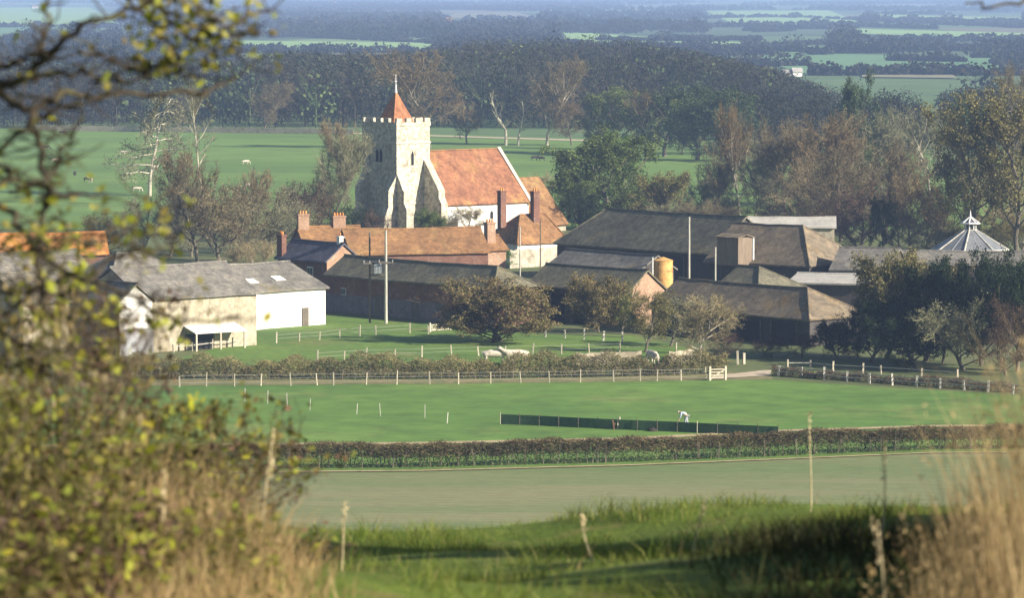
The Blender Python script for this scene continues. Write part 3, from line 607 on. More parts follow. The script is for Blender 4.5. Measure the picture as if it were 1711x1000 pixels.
# ------------------------------------------------------------------ buildings
def end_x(A, ang, xB):
    c, s_ = math.cos(R(ang)), math.sin(R(ang)); k = (xB-W0/2)/FPX
    return (k*A.y-A.x)/(c-k*s_)
def house(name, label, A, ez, xB, ang, wd, rz, wall, roof, hip=(0, 0), gz0=0, over=.35, t=.16, cat='building', group=None,
          plinth=None, opens=(), chim=(), lights=(), endwall=None, ridge=True):
    a0 = P(A[0], A[1], ez); L = end_x(a0, ang, xB)
    u = Vector((math.cos(R(ang)), math.sin(R(ang)), 0)); n = Vector((-u.y, u.x, 0)); o = Vector((a0.x, a0.y, gz0))
    # eave line given in the photo is the outer edge of the roof
    o = o + n*over
    wd = wd - 2*over
    pt = lambda a, b, z: o + u*a + n*b + Vector((0, 0, z-gz0))
    sl = (rz-ez)/(wd/2+over)
    root = empty(name, tuple(pt(L/2, wd/2, gz0)), label, cat, group)
    h0 = ez + sl*over - t*1.25 - .08                      # wall top under the roof
    hr = rz - t*1.3 - .06
    m = MB(); mid = wd/2
    V = [pt(0, 0, gz0-.4), pt(L, 0, gz0-.4), pt(L, wd, gz0-.4), pt(0, wd, gz0-.4), pt(0, 0, h0), pt(L, 0, h0), pt(L, wd, h0), pt(0, wd, h0)]
    F = [(0, 1, 5, 4), (2, 3, 7, 6)]
    if hip[0]: F.append((3, 0, 4, 7))
    else: V.append(pt(0, mid, hr)); F.append((3, 0, 4, len(V)-1, 7))
    if hip[1]: F.append((1, 2, 6, 5))
    else: V.append(pt(L, mid, hr)); F.append((1, 2, 6, len(V)-1, 5))
    m.add([tuple(v) for v in V], F); m.build('wall', M[wall], root)
    if endwall:
        m = MB(); V = [pt(L+.03, 0, gz0-.4), pt(L+.03, wd, gz0-.4), pt(L+.03, wd, h0), pt(L+.03, mid, hr), pt(L+.03, 0, h0)]
        m.slab(V, .025); m.build('gable_wall', M[endwall], root)
    m = MB(); g0 = -.25 if not hip[0] else -over; g1 = L+.25 if not hip[1] else L+over
    r0 = hip[0] if hip[0] else g0; r1 = L-hip[1] if hip[1] else g1
    K = max(2, int(L/2.2)); rj = random.Random(int(A[0]*7+A[1])); far_ = a0.y > 900
    sag = [0 if (far_ or i in (0, K)) else -.011*min(L, 22)*math.sin(math.pi*i/K)*.55+rj.uniform(-.05, .05) for i in range(K+1)]
    ej = [0 if far_ else rj.uniform(-.035, .035) for i in range(K+1)]
    for b_e, flip in ((-over, 1), (wd+over, -1)):       # old roofs: gently sagging and uneven
        V = []
        for i in range(K+1):
            f = i/K; e_ = pt(g0+(g1-g0)*f, b_e, ez+ej[i]); md = pt((g0+(g1-g0)*f+r0+(r1-r0)*f)/2, (b_e+mid)/2, (ez+rz)/2+sag[i]*.7+ej[i]-.03*(not far_)); tp = pt(r0+(r1-r0)*f, mid, rz+sag[i])
            V += [tuple(e_), tuple(md), tuple(tp)]+[tuple(v-Vector((0, 0, t*1.1))) for v in (e_, md, tp)]
        F = []
        for i in range(K):
            a_, b_ = i*6, i*6+6
            F += [(a_, b_, b_+1, a_+1), (a_+1, b_+1, b_+2, a_+2), (a_+3, a_+4, b_+4, b_+3), (a_+4, a_+5, b_+5, b_+4), (a_, a_+3, b_+3, b_)]
        F += [(0, 1, 4, 3), (1, 2, 5, 4), (K*6, K*6+3, K*6+4, K*6+1), (K*6+1, K*6+4, K*6+5, K*6+2)]
        m.add(V, F)
    if hip[0]: m.slab([pt(g0, wd+over, ez), pt(g0, -over, ez), pt(r0, mid, rz)], t)
    if hip[1]: m.slab([pt(g1, -over, ez), pt(g1, wd+over, ez), pt(r1, mid, rz)], t)
    rf = m.build('roof', M[roof], root)
    if ridge:
        m = MB(); rp = [pt(r0+(r1-r0)*i/K, mid, rz+sag[i]) for i in range(K+1)]
        m.tubes([tuple(v) for v in rp[:-1]], [tuple(v) for v in rp[1:]], [.13]*K, [.13]*K, 6)
        for h, r_, g in ((hip[0], r0, g0), (hip[1], r1, g1)):
            if h:
                for b in (-over, wd+over): m.tube(pt(r_, mid, rz), pt(g, b, ez+.02), .1, n=6)
        rc = m.build('ridge_tiles', M[roof], rf, root)
    if plinth:
        m = MB(); c = pt(L/2, -.02, gz0+plinth[1]/2-.2); m.box(c, (L+.06, .08, plinth[1]+.4), R(ang)); m.build('lower_wall', M[plinth[0]], root)
    for (f, a, z0, ww, hh, kd) in opens:
        if f == 'f': c = pt(a, -.02, gz0+z0+hh/2); an = R(ang)
        elif f == 'r': c = pt(L+.05, a, gz0+z0+hh/2); an = R(ang+90)
        else: c = pt(-.02, a, gz0+z0+hh/2); an = R(ang+90)
        out = {'f': -n, 'r': u, 'l': -u}[f]
        if kd == 'window':
            m = MB(); m.box(c+out*.03, (ww, .1, hh), an); fr = m.build('window', M['white_paint'], root)
            m = MB()
            for sx in (-1, 1):
                d = Vector((math.cos(an), math.sin(an), 0))*(sx*ww*.235); m.box(c+out*.05+d, (ww*.40, .1, hh*.84), an)
            m.build('pane', M['glassy'], fr, root)
        elif kd == 'door':
            m = MB(); m.box(c+out*.03, (ww, .1, hh), an); dr = m.build('door', M['wood_dark'], root)
        else:
            m = MB(); m.box(c+out*.015, (ww, .07, hh), an); ob = m.build('doorway', M['dark'], root)  # solid near-black panel, its colour standing in for the unlit interior
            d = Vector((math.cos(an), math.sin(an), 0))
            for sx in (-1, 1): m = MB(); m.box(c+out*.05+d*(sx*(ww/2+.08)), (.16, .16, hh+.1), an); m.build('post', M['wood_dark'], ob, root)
    for (a, b, zt, sw, sd, cm) in chim:
        zb = rz - sl*abs(b-mid) - .5
        m = MB(); m.box(pt(a, b, (zb+zt)/2), (sw, sd, zt-zb), R(ang)); m.box(pt(a, b, zt-.12), (sw+.16, sd+.16, .14), R(ang))
        ch = m.build('chimney', M[cm], rf, root)
        m = MB(); k = max(1, int(sw/.35))
        for i in range(k): q = pt(a+(i-(k-1)/2)*.34, b, zt-.06); m.tube(q, q+Vector((0, 0, .42)), .12, .10, 8)
        m.build('chimney_pot', M['tile_orange'], rf, root)
    for (a, f, lw, lh) in lights:   # roof lights along the front slope
        nn = (Vector((0, 0, 1)) - n*sl).normalized(); up = (n+Vector((0, 0, sl))).normalized(); c = pt(a, -over+(mid+over)*f, ez+(rz-ez)*f)+nn*.05
        m = MB(); m.slab([c-u*lw/2-up*lh/2, c+u*lw/2-up*lh/2, c+u*lw/2+up*lh/2, c-u*lw/2+up*lh/2], .08); m.build('roof_light', M['white_paint'], root)
    return root, pt, L
# the village church -------------------------------------------------
def church():
    e = Vector((math.cos(R(40)), math.sin(R(40)), 0)); s_ = Vector((e.y, -e.x, 0)); C = P(663, 397)
    q = lambda a, b, z: C + e*a + s_*b + Vector((0, 0, z))      # a east, b south (0 = south face of the tower, north is negative)
    W, Dp, H = 5.8, 7.6, 15.3
    root = empty('church', tuple(q(6, -4, 0)), 'medieval village church with a battlemented stone tower, red pyramid spire and steep tiled nave', 'church')
    m = MB(); m.box(q(W/2, -Dp/2, H/2-.2), (W, Dp, H+.4), R(40)); tw = m.build('tower', M['stone'], root)
    m = MB()                                                    # string courses
    for z in (4.6, 12.9): m = MB(); m.box(q(W/2, -Dp/2, z), (W+.24, Dp+.24, .22), R(40)); m.build('string_course', M['coping'], tw, root)
    m = MB(); th = .45
    m.box(q(W/2, -th/2+.1, H+.15), (W+.2, th, .5), R(40)); m.box(q(W/2, -Dp+th/2-.1, H+.15), (W+.2, th, .5), R(40))
    m.box(q(th/2-.1, -Dp/2, H+.15), (th, Dp+.2-2*th, .5), R(40)); m.box(q(W-th/2+.1, -Dp/2, H+.15), (th, Dp+.2-2*th, .5), R(40))
    def merl(a, b, sw, sd): m.box(q(a, b, H+.65), (sw, sd, .62), R(40))
    for i in range(4):
        a = .45+(W-.9)*i/3
        for b in (-th/2+.1, -Dp+th/2-.1): merl(a, b, .95 if i in (0, 3) else .8, th+.004)
    for i in range(1, 4):
        b = -.4-(Dp-.8)*i/4
        for a in (th/2-.1, W-th/2+.1): merl(a, b, th+.004, .9)
    m.build('battlements', M['stone'], tw, root)
    m = MB(); m.box(q(W/2, -Dp/2, H+.02), (W-.6, Dp-.6, .1), R(40)); m.build('tower_roof', M['lead'], tw, root)
    b = 1.95; c0 = (W/2, -Dp/2); ap = q(*c0, 20.0); m = MB(); bb = [q(c0[0]+i*b, c0[1]+j*b, H-.05) for i, j in ((-1, -1), (1, -1), (1, 1), (-1, 1))]
    m.add([tuple(v) for v in bb]+[tuple(ap)], [(0, 1, 4), (1, 2, 4), (2, 3, 4), (3, 0, 4), (3, 2, 1, 0)]); spr = m.build('spire', M['tile_spire'], root)
    m = MB(); m.tube(ap-Vector((0, 0, .35)), ap+Vector((0, 0, .9)), .20, .07); m.tube(ap+Vector((0, 0, .9)), ap+Vector((0, 0, 2.2)), .05, .04)
    m.box(ap+Vector((0, 0, 1.25)), (.38, .07, .07), R(20)); m.build('finial', M['lead'], spr, root)
    m = MB(); m.box(ap+Vector((-.12, 0, 2.15)), (.62, .06, .30), R(15)); m.tube(ap+Vector((0, 0, 2.2)), ap+Vector((0, 0, 2.6)), .07, .02); m.build('weathervane', M['wood_dark'], spr, root)
    # belfry windows
    def lancet(c, ax, out, ww, hh):
        m = MB(); d = ax
        pts = [c-d*ww/2, c+d*ww/2, c+d*ww/2+Vector((0, 0, hh*.75)), c+Vector((0, 0, hh)), c-d*ww/2+Vector((0, 0, hh*.75))]
        k = 1.28; pc = c+Vector((0, 0, hh*.48)); m.slab([pc+(p_-pc)*k+out*.05 for p_ in pts], .12); fr = m.build('window', M['coping'], root)
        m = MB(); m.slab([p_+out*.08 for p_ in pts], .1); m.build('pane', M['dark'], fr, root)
    lancet(q(W*.47, 0, 9.8), e, s_, .45, 2.0)
    for k in (-.42, .42): lancet(q(0, -Dp*.50+k, 10.2), s_, -e, .62, 1.9)
    # angle buttresses: stepped, with sloping tops
    def buttress(c, out, along, thick, steps, mat='stone'):
        # steps: (projection, z) pairs going down; sloping weathering between them
        prof = [(-.2, steps[0][1]+.0)] + [(p_, z) for p_, z in steps] + [(steps[-1][0], -.4), (-.2, -.4)]
        A_ = [c+out*p_-along*thick/2+Vector((0, 0, z)) for p_, z in prof]; B_ = [c+out*p_+along*thick/2+Vector((0, 0, z)) for p_, z in prof]
        k = len(prof); m = MB(); m.add([tuple(v) for v in A_+B_], [tuple(range(k))[::-1], tuple(range(k, 2*k))]+[(i, (i+1) % k, k+(i+1) % k, k+i) for i in range(k)])
        return m.build('buttress', M[mat], root)
    buttress(q(.62, 0, 0), s_, e, 1.15, [(.02, 8.6), (1.5, 6.2), (1.5, 4.7), (2.1, 3.9)])
    buttress(q(W-.55, 0, 0), s_, e, 1.1, [(.02, 10.6), (3.3, 6.4), (3.3, 5.4), (3.9, 4.6)])
    buttress(q(0, -.62, 0), -e, s_, 1.15, [(.02, 8.4), (1.4, 6.4), (1.4, 4.2), (2.1, 2.6), (2.3, .6)])
    buttress(q(0, -Dp+.6, 0), -e, s_, 1.15, [(.02, 8.9), (1.3, 6.8), (1.3, 4.2), (2.0, 2.8)])
    buttress(q(.6, -Dp, 0), -s_, e, 1.15, [(.02, 8.9), (1.6, 6.6), (1.6, 4.2), (2.0, 2.8)])
    # nave
    rb, hw, ez, rz, a0, a1 = -Dp/2, 7.1, 4.3, 11.5, W+.0, W+15.3
    m = MB(); V = [q(a0, rb+hw-.4, -.4), q(a1, rb+hw-.4, -.4), q(a1, rb-hw+.4, -.4), q(a0, rb-hw+.4, -.4), q(a0, rb+hw-.4, ez+.1), q(a1, rb+hw-.4, ez+.1), q(a1, rb-hw+.4, ez+.1), q(a0, rb-hw+.4, ez+.1), q(a0, rb, rz-.3), q(a1, rb, rz-.3)]
    m.add([tuple(v) for v in V], [(0, 1, 5, 4), (2, 3, 7, 6), (3, 0, 4, 8, 7), (1, 2, 6, 9, 5)]); m.build('nave_wall', M['white'], root)
    m = MB()
    for sg in (1, -1): m.slab([q(a0-.1, rb+sg*hw, ez), q(a1, rb+sg*hw, ez), q(a1, rb, rz), q(a0-.1, rb, rz)], .2)
    rf = m.build('nave_roof', M['tile_pink'], root)
    m = MB(); m.tube(q(a0, rb, rz+.02), q(a1, rb, rz+.02), .15, n=6); m.build('ridge_tiles', M['tile'], rf, root)
    m = MB()
    for sg in (1, -1): m.slab([q(a1-.05, rb+sg*(hw+.2), ez-.1), q(a1+.5, rb+sg*(hw+.2), ez-.1), q(a1+.5, rb, rz+.28), q(a1-.05, rb, rz+.28)], .34)
    m.build('gable_coping', M['coping'], root)
    lancet(q(W+5.8, rb+hw-.4, 2.2), e, s_, .5, 1.1); lancet(q(W+8.6, rb+hw-.4, 2.2), e, s_, .5, 1.1)
    # chancel
    hw, ez, rz, b0, b1 = 6.6, .9, 7.4, a1+.5, a1+7.3
    m = MB(); V = [q(b0, rb+hw-.4, -.4), q(b1, rb+hw-.4, -.4), q(b1, rb-hw+.4, -.4), q(b0, rb-hw+.4, -.4), q(b0, rb+hw-.4, ez+.1), q(b1, rb+hw-.4, ez+.1), q(b1, rb-hw+.4, ez+.1), q(b0, rb-hw+.4, ez+.1), q(b0, rb, rz-.3), q(b1, rb, rz-.3)]
    m.add([tuple(v) for v in V], [(0, 1, 5, 4), (2, 3, 7, 6), (3, 0, 4, 8, 7), (1, 2, 6, 9, 5)]); m.build('chancel_wall', M['cream'], root)
    m = MB()
    for sg in (1, -1): m.slab([q(b0-.1, rb+sg*hw, ez), q(b1+.3, rb+sg*hw, ez), q(b1+.3, rb, rz), q(b0-.1, rb, rz)], .2)
    m.build('chancel_roof', M['tile'], root)
church()
H = house
# great barns and the farmyard
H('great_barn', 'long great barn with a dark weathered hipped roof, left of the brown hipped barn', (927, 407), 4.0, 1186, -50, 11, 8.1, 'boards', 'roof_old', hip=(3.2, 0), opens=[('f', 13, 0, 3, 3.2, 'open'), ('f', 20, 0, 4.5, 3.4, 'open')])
rt, pt, L = H('brown_barn', 'brown tiled barn with a sunlit hipped right end and a pale projecting porch', (1178, 436.5), 4.0, 1350, -40, 11, 8.0, 'boards', 'roof_brown', hip=(0, 4.6), opens=[('f', 9, 0, 3, 3, 'open')])
m = MB(); c = pt(4.3, -.6, 5.3); m.box(c, (2.2, 3.4, 3.1), R(40)); pch = m.build('porch', M['porch_boards'], rt)
m = MB(); a = c+Vector((0, 0, 1.55)); u_ = Vector((.766, .643, 0)); n_ = Vector((-.643, .766, 0))
for sg in (-1, 1): m.slab([a-u_*1.8*0+u_*(sg*1.3)-n_*1.9, a+u_*(sg*1.3)+n_*1.9, a+n_*1.9+Vector((0, 0, .35)), a-n_*1.9+Vector((0, 0, .35))], .1)
m.build('porch_roof', M['roof_brown'], pch, rt)
m = MB(); m.box(c+u_*1.12-n_*1.72, (.18, .14, 3.1), R(40)); m.build('corner_board', M['white_paint'], pch, rt)
H('rear_shed', 'low pale roofed shed behind the brown hipped barn', (1212, 379), 4.4, 1395, -4, 6, 5.5, 'cream', 'roof_pale')
H('open_shed', 'dark roofed open fronted shed between the brick barn and the small brick gable', (881, 477), 3.6, 1046, -45, 6.0, 5.7, 'boards', 'roof_old', endwall='brick_pale', opens=[('f', 4.2, 0, 2.0, 2.9, 'open'), ('f', 7.4, 0, 2.4, 2.9, 'open')])
H('low_barn', 'low grey roofed barn between the great barn and the open fronted shed', (916, 442), 4.0, 1065, -50, 5.6, 5.6, 'boards', 'roof_grey')
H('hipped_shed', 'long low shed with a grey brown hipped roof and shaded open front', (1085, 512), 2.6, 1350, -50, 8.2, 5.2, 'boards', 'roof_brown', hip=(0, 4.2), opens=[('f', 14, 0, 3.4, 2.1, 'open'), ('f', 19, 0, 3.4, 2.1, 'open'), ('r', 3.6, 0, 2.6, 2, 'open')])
H('lichened_shed', 'small shed with a lichened hipped roof in front of the brown barn porch', (1195, 480), 3.0, 1264, -50, 7, 5.1, 'brick_pale', 'roof_old', hip=(0, 3.2))
H('sheet_roofed_shed', 'shed with a pale sheet roof between the brown barn and the dark evergreens', (1318, 472), 3.4, 1445, -18, 9, 4.1, 'boards', 'roof_pale')
H('grey_barn', 'grey roofed barn joining the long low roof behind the pale sheet roof', (1388, 451), 3.8, 1485, -20, 8.5, 6.0, 'boards', 'roof_grey')
H('long_low_barn', 'long low barn with a pale ridge behind the dark evergreens', (1465, 441), 4.0, 1830, -6, 7.5, 5.3, 'boards', 'roof_grey')
# glazed octagonal roof
def glass_roof():
    c = P(1618, 420, 4.7); c = Vector((c.x, 478, 0)); root = empty('octagonal_pavilion', tuple(c), 'octagonal building with a white framed glass roof and lantern above the evergreens', 'building')
    o8 = lambda r, z: [c+Vector((r*math.cos(R(22.5+45*i+8)), r*math.sin(R(22.5+45*i+8)), z)) for i in range(8)]
    def ring(m, r0, z0, r1, z1):
        a, b = o8(r0, z0), o8(r1, z1); m.add([tuple(v) for v in a+b], [(i, (i+1) % 8, 8+(i+1) % 8, 8+i) for i in range(8)])
    zb = 34-440*474/7200; zt = 34-404*478/7200; zl = zt+.75
    m = MB(); ring(m, 3.9, -.4, 3.9, zb-.1); m.build('wall', M['cream'], root)
    m = MB(); ring(m, 4.25, zb, .72, zt); gl = m.build('glass_roof', M['roof_glass'], root)
    m = MB(); A_, B_ = o8(4.3, zb), o8(.72, zt)
    m.tubes(A_, B_, [.10]*8, [.08]*8, 6); m.tubes(A_, A_[1:]+A_[:1], [.12]*8, [.12]*8, 6); m.tubes(B_, B_[1:]+B_[:1], [.08]*8, [.08]*8, 6)
    rfm = m.build('roof_frame', M['post_pale'], root)
    for i in range(8):
        m = MB(); a_ = A_[i].lerp(A_[(i+1) % 8], .5); b_ = B_[i].lerp(B_[(i+1) % 8], .5); m.tube(a_, b_, .03, .02, 4); m.build('glazing_bar', M['metal'], rfm, root)
    m = MB(); ring(m, .6, zt, .6, zl); m.build('lantern_glass', M['glassy'], root)
    m = MB(); A_, B_ = o8(.62, zt), o8(.62, zl); m.tubes(A_, B_, [.07]*8, [.07]*8, 5); C_ = o8(1.05, zl); T_ = [c+Vector((0, 0, zl+.75))]*8
    m.tubes(C_, C_[1:]+C_[:1], [.09]*8, [.09]*8, 5); m.tubes(C_, T_, [.07]*8, [.07]*8, 5); m.tube(T_[0], T_[0]+Vector((0, 0, .7)), .1, .03); m.build('lantern', M['white_paint'], root)
    m = MB(); m.add([tuple(v) for v in o8(.98, zl+.03)]+[tuple(c+Vector((0, 0, zl+.7)))], [(i, (i+1) % 8, 8) for i in range(8)]); m.build('lantern_roof', M['slate'], root)
glass_roof()
# the brick barn and cottages
H('brick_barn', 'long low brick barn with a mossy dark roof behind the twin wooden poles', (541, 459), 3.9, 822, -50, 6.0, 5.85, 'brick', 'roof_old', hip=(0, 2.7), plinth=('brick_flint', 1.9), opens=[('f', 9, .2, 1.2, 2, 'door'), ('f', 3, 1.9, .8, .7, 'window'), ('f', 15, .2, 1.2, 2, 'door')])
H('slate_house', 'brick house with a blue slate roof and chimney left of the brick barn', (460, 431), 5.0, 541, -50, 5.0, 6.9, 'brick', 'slate', endwall='brick_pale', opens=[('f', 5.8, 2.9, 1.0, 1.4, 'window'), ('f', 2.4, 2.9, 1, 1.4, 'window')], chim=[(.4, .2, 7.5, .9, .6, 'brick'), (8.1, 2.2, 7.6, .5, .5, 'white_paint')])  # gable end in paler brick than the front, sunlight put into its colour
H('chimneyed_cottage', 'small orange tiled cottage with two brick chimneys behind the slate roofed house', (512, 413), 3.9, 612, 18, 7, 6.1, 'brick', 'tile', chim=[(.5, 3, 7.6, 1.3, .8, 'brick_pale'), (4.9, 3.2, 7.3, 1.5, .8, 'brick_pale')])
H('tiled_terrace', 'long terracotta roofed range directly below the church tower', (590, 425), 3.5, 817, 16, 8.8, 6.15, 'brick', 'tile', opens=[('f', 5, 1, 1.2, 1.2, 'window')])
H('rear_cottage', 'cottage with a sunlit square chimney at the right end of the terracotta range', (812, 418), 3.0, 848, 30, 5, 4.6, 'brick_pale', 'tile', chim=[(1.4, 1.2, 6.2, 1.1, .9, 'brick_pale')])
H('hipped_house', 'house with white lower wall, orange hipped roof and two tall dark chimneys beside the church', (868, 407), 2.6, 948, 40, 7.4, 5.9, 'white', 'tile', hip=(3.2, .6), plinth=('stone_dark', 1.5), chim=[(1.3, 4.6, 8.9, .9, .7, 'brick'), (5.0, 2.6, 8.8, .95, .7, 'brick')])
# left farm
H('white_barn', 'white walled barn with a shallow grey roof and two roof lights', (430, 488), 3.85, 547, 45, 12, 6.2, 'white', 'roof_grey', opens=[('f', 6.7, 0, .85, 1.9, 'door')], lights=[(1.2, .38, 1.3, 1.0), (5.0, .42, 1.3, 1.0)])
rt, pt, L = H('stone_barn', 'cream stone barn with a weathered grey roof and white lean-to canopy', (243, 500), 5.1, 431, 40, 11, 7.8, 'cream', 'roof_grey', opens=[('f', 6.4, 0, 3.0, 1.5, 'open')])
m = MB(); m.slab([pt(4.6, -1.9, 1.75), pt(10.6, -1.9, 1.75), pt(10.6, .05, 2.35), pt(4.6, .05, 2.35)], .1); cn = m.build('canopy', M['white'], rt)
m = MB()
for a in (4.8, 7.6, 10.4): m.box(pt(a, -1.75, .75), (.14, .14, 2.0), R(40))
m.build('canopy_posts', M['wood'], cn, rt)
rt, pt, L = H('white_gabled_barn', 'barn with a bright white gable over grey blockwork and a dark blue side', (113, 497.6), 5.05, 192, -50, 4.4, 6.7, 'boards_blue', 'roof_grey', endwall='white', plinth=('wood_dark', 2.6))
m = MB(); m.box(pt(L+.05, 1.87, 1.05), (3.8, .12, 2.9), R(40)); m.build('lower_wall', M['grey_render'], rt)
H('left_stone_shed', 'cream stone shed left of the white gabled barn', (42, 507), 5.1, 116, 40, 9, 7.6, 'cream', 'roof_grey')
H('hipped_grey_barn', 'grey hipped roof barn behind the white gable', (188, 484), 4.5, 338, 40, 10, 7.7, 'cream', 'roof_grey', hip=(4, 4))
H('grey_roofed_barn', 'grey roofed barn behind the thicket below the bright orange roof', (-60, 478), 4.5, 165, 40, 9, 7.3, 'cream', 'roof_grey')
H('orange_roofed_barn', 'barn with a bright orange tiled roof at the far left', (-70, 427), 4.2, 178, 12, 8, 6.4, 'brick', 'tile_orange')
# far white farmhouses in the plain
for x, y, w_, h_, an, lab in [(1317, 128, 13, 12, 10, 'bright white farmhouse at the edge of the far wood, left one of the pair'), (1333, 128, 15, 15, 10, 'larger bright white farmhouse at the edge of the far wood, right one of the pair'),
    (536, 48, 14, 13, 30, 'small white gabled house far off above the church spire, left one'), (577, 50, 13, 11, 40, 'small white gabled house far off above the church spire, right one'), (472, 53, 12, 7, 10, 'tiny low white house far off left of the white gables'),
    (900, 44, 9, 8, 30, 'tiny white house on the plain above the middle of the wood'), (953, 38, 12, 8, 10, 'tiny pale house right of the tiny white house on the plain'), (1034, 50, 20, 8, 5, 'long low white farm building on the plain beside a dark copse'), (752, 38, 10, 9, 30, 'pink brick house on the plain above the bare tree by the spire'), (556, 8, 14, 6, 10, 'tiny white house near the top of the plain'), (60, 14, 12, 6, 20, 'tiny white house on the plain behind the branches, upper one'), (52, 59, 16, 7, 20, 'pale low building on the plain behind the branches, lower one')]:
    p = P(x, y); k = p.y/FPX; ez = h_*k*.6; rz = h_*k
    if ez > 33: continue
    xa = x-w_/2; A_px = proj((p.x-w_/2*k, p.y, ez))
    H('farmhouse', lab, A_px, ez, x+w_/2, an if an < 45 else 10, max(4, w_*k*.6), rz, 'brick_pale' if 'pink' in lab else 'white', 'roof_pale' if 'bright' in lab or 'low' in lab else 'tile', t=.4, ridge=False, opens=[('f', w_*k*.5, ez*.3, w_*k*.12, ez*.3, 'window')], group='far white houses')

# ------------------------------------------------------------------ hedges, fences, poles
def hedge(name, label, line, hgt, thick, rng, dens, mat, leafmat_, stems=True, ragged=.12, leaf=(0, .8, .10), top0=.45):
    pts = [P(*q) for q in line]; segs = [(a, b, (b-a).length) for a, b in zip(pts, pts[1:])]; tot = sum(s_[2] for s_ in segs)
    n = int(tot*dens); pr = np.array([s_[2] for s_ in segs])/tot; idx = rng.choice(len(segs), n, p=pr)
    A_ = np.array([tuple(segs[i][0]) for i in idx]); B_ = np.array([tuple(segs[i][1]) for i in idx]); f = rng.uniform(0, 1, (n, 1)); C = A_+(B_-A_)*f
    along = C[:, 0]; hh = hgt*(1+ragged*(np.sin(along*.9)+np.sin(along*2.3+1)+np.sin(along*.37))/2.2)
    off = rng.uniform(-.5, .5, n)*thick
    e = empty(name, tuple((pts[0]+pts[-1])/2), label, 'hedge')
    C[:, 1] += off; z0 = hh*(top0+(1-top0)*rng.uniform(0, 1, n)**.8)
    d = rng.normal(0, 1, (n, 3))*np.array([.22, .22, .22]); d[:, 2] = np.abs(d[:, 2])*.8
    p0 = C.copy(); p0[:, 2] = z0-.1; p1 = p0+d; p1[:, 2] = np.minimum(p1[:, 2], hh*1.03+rng.uniform(-.05, .08, n))
    m = MB(); m.tubes(p0, p1, [.022]*n, [.008]*n, 3); m.build('twigs', mat, e)
    k = int(tot*2.6); i2 = rng.integers(0, n, k); b0 = C[i2].copy(); b0[:, 2] = -.05; top = b0+rng.normal(0, .18, (k, 3)); top[:, 2] = hh[i2]*.75
    m = MB(); m.tubes(b0, top, [.045]*k, [.02]*k, 5)
    for j in range(3):
        t2 = b0+(top-b0)*rng.uniform(.35, .8, (k, 1)); q = t2+rng.normal(0, .25, (k, 3)); q[:, 2] = t2[:, 2]+np.abs(rng.normal(0, .3, k)); m.tubes(t2, q, [.022]*k, [.01]*k, 4)
    m.build('hedge_stems', M['bark'], e)  # woody stems of the hedge with their side shoots
    kk = int(tot*leaf[0])
    if kk:
        i3 = rng.integers(0, n, kk); c = C[i3].copy(); c[:, 2] = rng.uniform(0, 1, kk)**1.5*hgt*leaf[1]; m = MB(); m.quads(c, leaf[2], rng, .6); m.build('leaves', leafmat_, e)
    return e
rng = np.random.default_rng(3)
hedge('hedge', 'clipped brown hedge running across between the pasture and the drilled field', [(180, 787), (340, 785), (700, 782), (1050, 773), (1300, 763), (1560, 752), (1800, 750)], 1.78, 1.2, rng, 420, M['hedge'], M['hedge_green'], leaf=(420, .6, .13), ragged=.09)
hedge('rough_hedge', 'rough brown overgrown hedge behind the post and wire fence', [(200, 634), (430, 634), (700, 633), (1000, 630), (1215, 624)], 1.85, 2.4, rng, 460, M['hedge_pale'], M['hedge_green'], leaf=(220, .9, .14), ragged=.32, top0=.12)
for i, (a, b, h_) in enumerate([((1290, 628), (1700, 657), .8)]):
    hedge('verge_hedge', 'dark straggling hedge line under the white posted rail fence', [a, b], h_, 1.0, rng, 160, M['tw_dark'], M['lf_green'], leaf=(60, .9, .12), ragged=.3, top0=.1)
def post_mesh(h, w_): m = MB(); m.box((0, 0, h/2-.15), (w_, w_, h+.3)); m.box((0, 0, h+.02), (w_+.03, w_+.03, .05)); return m
PM = {}
def fence(label, line, h, w_, mat, rails=(), name='fence', cat='fence', rail_r=.012, flat=False, gap=(), rmat='pole'):
    pts = [P(*q) for q in line]; e = empty(name, tuple(pts[0]), label, cat)
    key = (round(h, 2), w_, mat)
    if key not in PM: PM[key] = post_mesh(h, w_).mesh('post', M[mat])
    for i, p in enumerate(pts):
        o = bpy.data.objects.new('post', PM[key]); COL.objects.link(o); o.parent = e; o.location = p-pts[0]; o.rotation_euler = (RG.gauss(0, .05), RG.gauss(0, .05), RG.uniform(-.4, .4))
        o.scale = (RG.uniform(.8, 1.2), 1, RG.uniform(.82, 1.12))
    for z in rails:
        m = MB()
        for i, (a, b) in enumerate(zip(pts, pts[1:])):
            if i in gap: continue
            if flat: m.box(((a.x+b.x)/2, (a.y+b.y)/2, z), ((b-a).length, .04, .075), math.atan2(b.y-a.y, b.x-a.x))
            else: m.tube(a+Vector((0, 0, z)), b+Vector((0, 0, z)), rail_r, n=4)
        m.build('rail' if flat else 'wire', M[rmat if flat else 'wire'], e)
    return e
fence('post and wire fence of thin pale stakes along the far side of the pasture', [(300, 648), (345, 647), (392, 647), (436, 646), (486, 646), (530, 645), (557, 645), (612, 644), (663, 644), (718, 643), (766, 643), (820, 642), (870, 641), (918, 641), (970, 640), (1025, 639), (1070, 638), (1098, 638), (1138, 637), (1180, 636)], 1.1, .085, 'wood', (.35, .7, 1.0))
fence('short row of white stakes standing out in the pasture', [(409, 672), (447, 676), (480, 681), (518, 687), (596, 694), (636, 697), (710, 700), (747, 709)], 1.0, .06, 'post_pale', (), 'stake_row')
fence('white posted rail fence below the dark evergreens', [(1300, 630), (1339, 632), (1377, 635), (1415, 640), (1453, 642), (1491, 645), (1531, 648), (1571, 650), (1611, 653), (1651, 656), (1692, 660), (1735, 664)], .98, .15, 'post_pale', (.45, .8), flat=True)
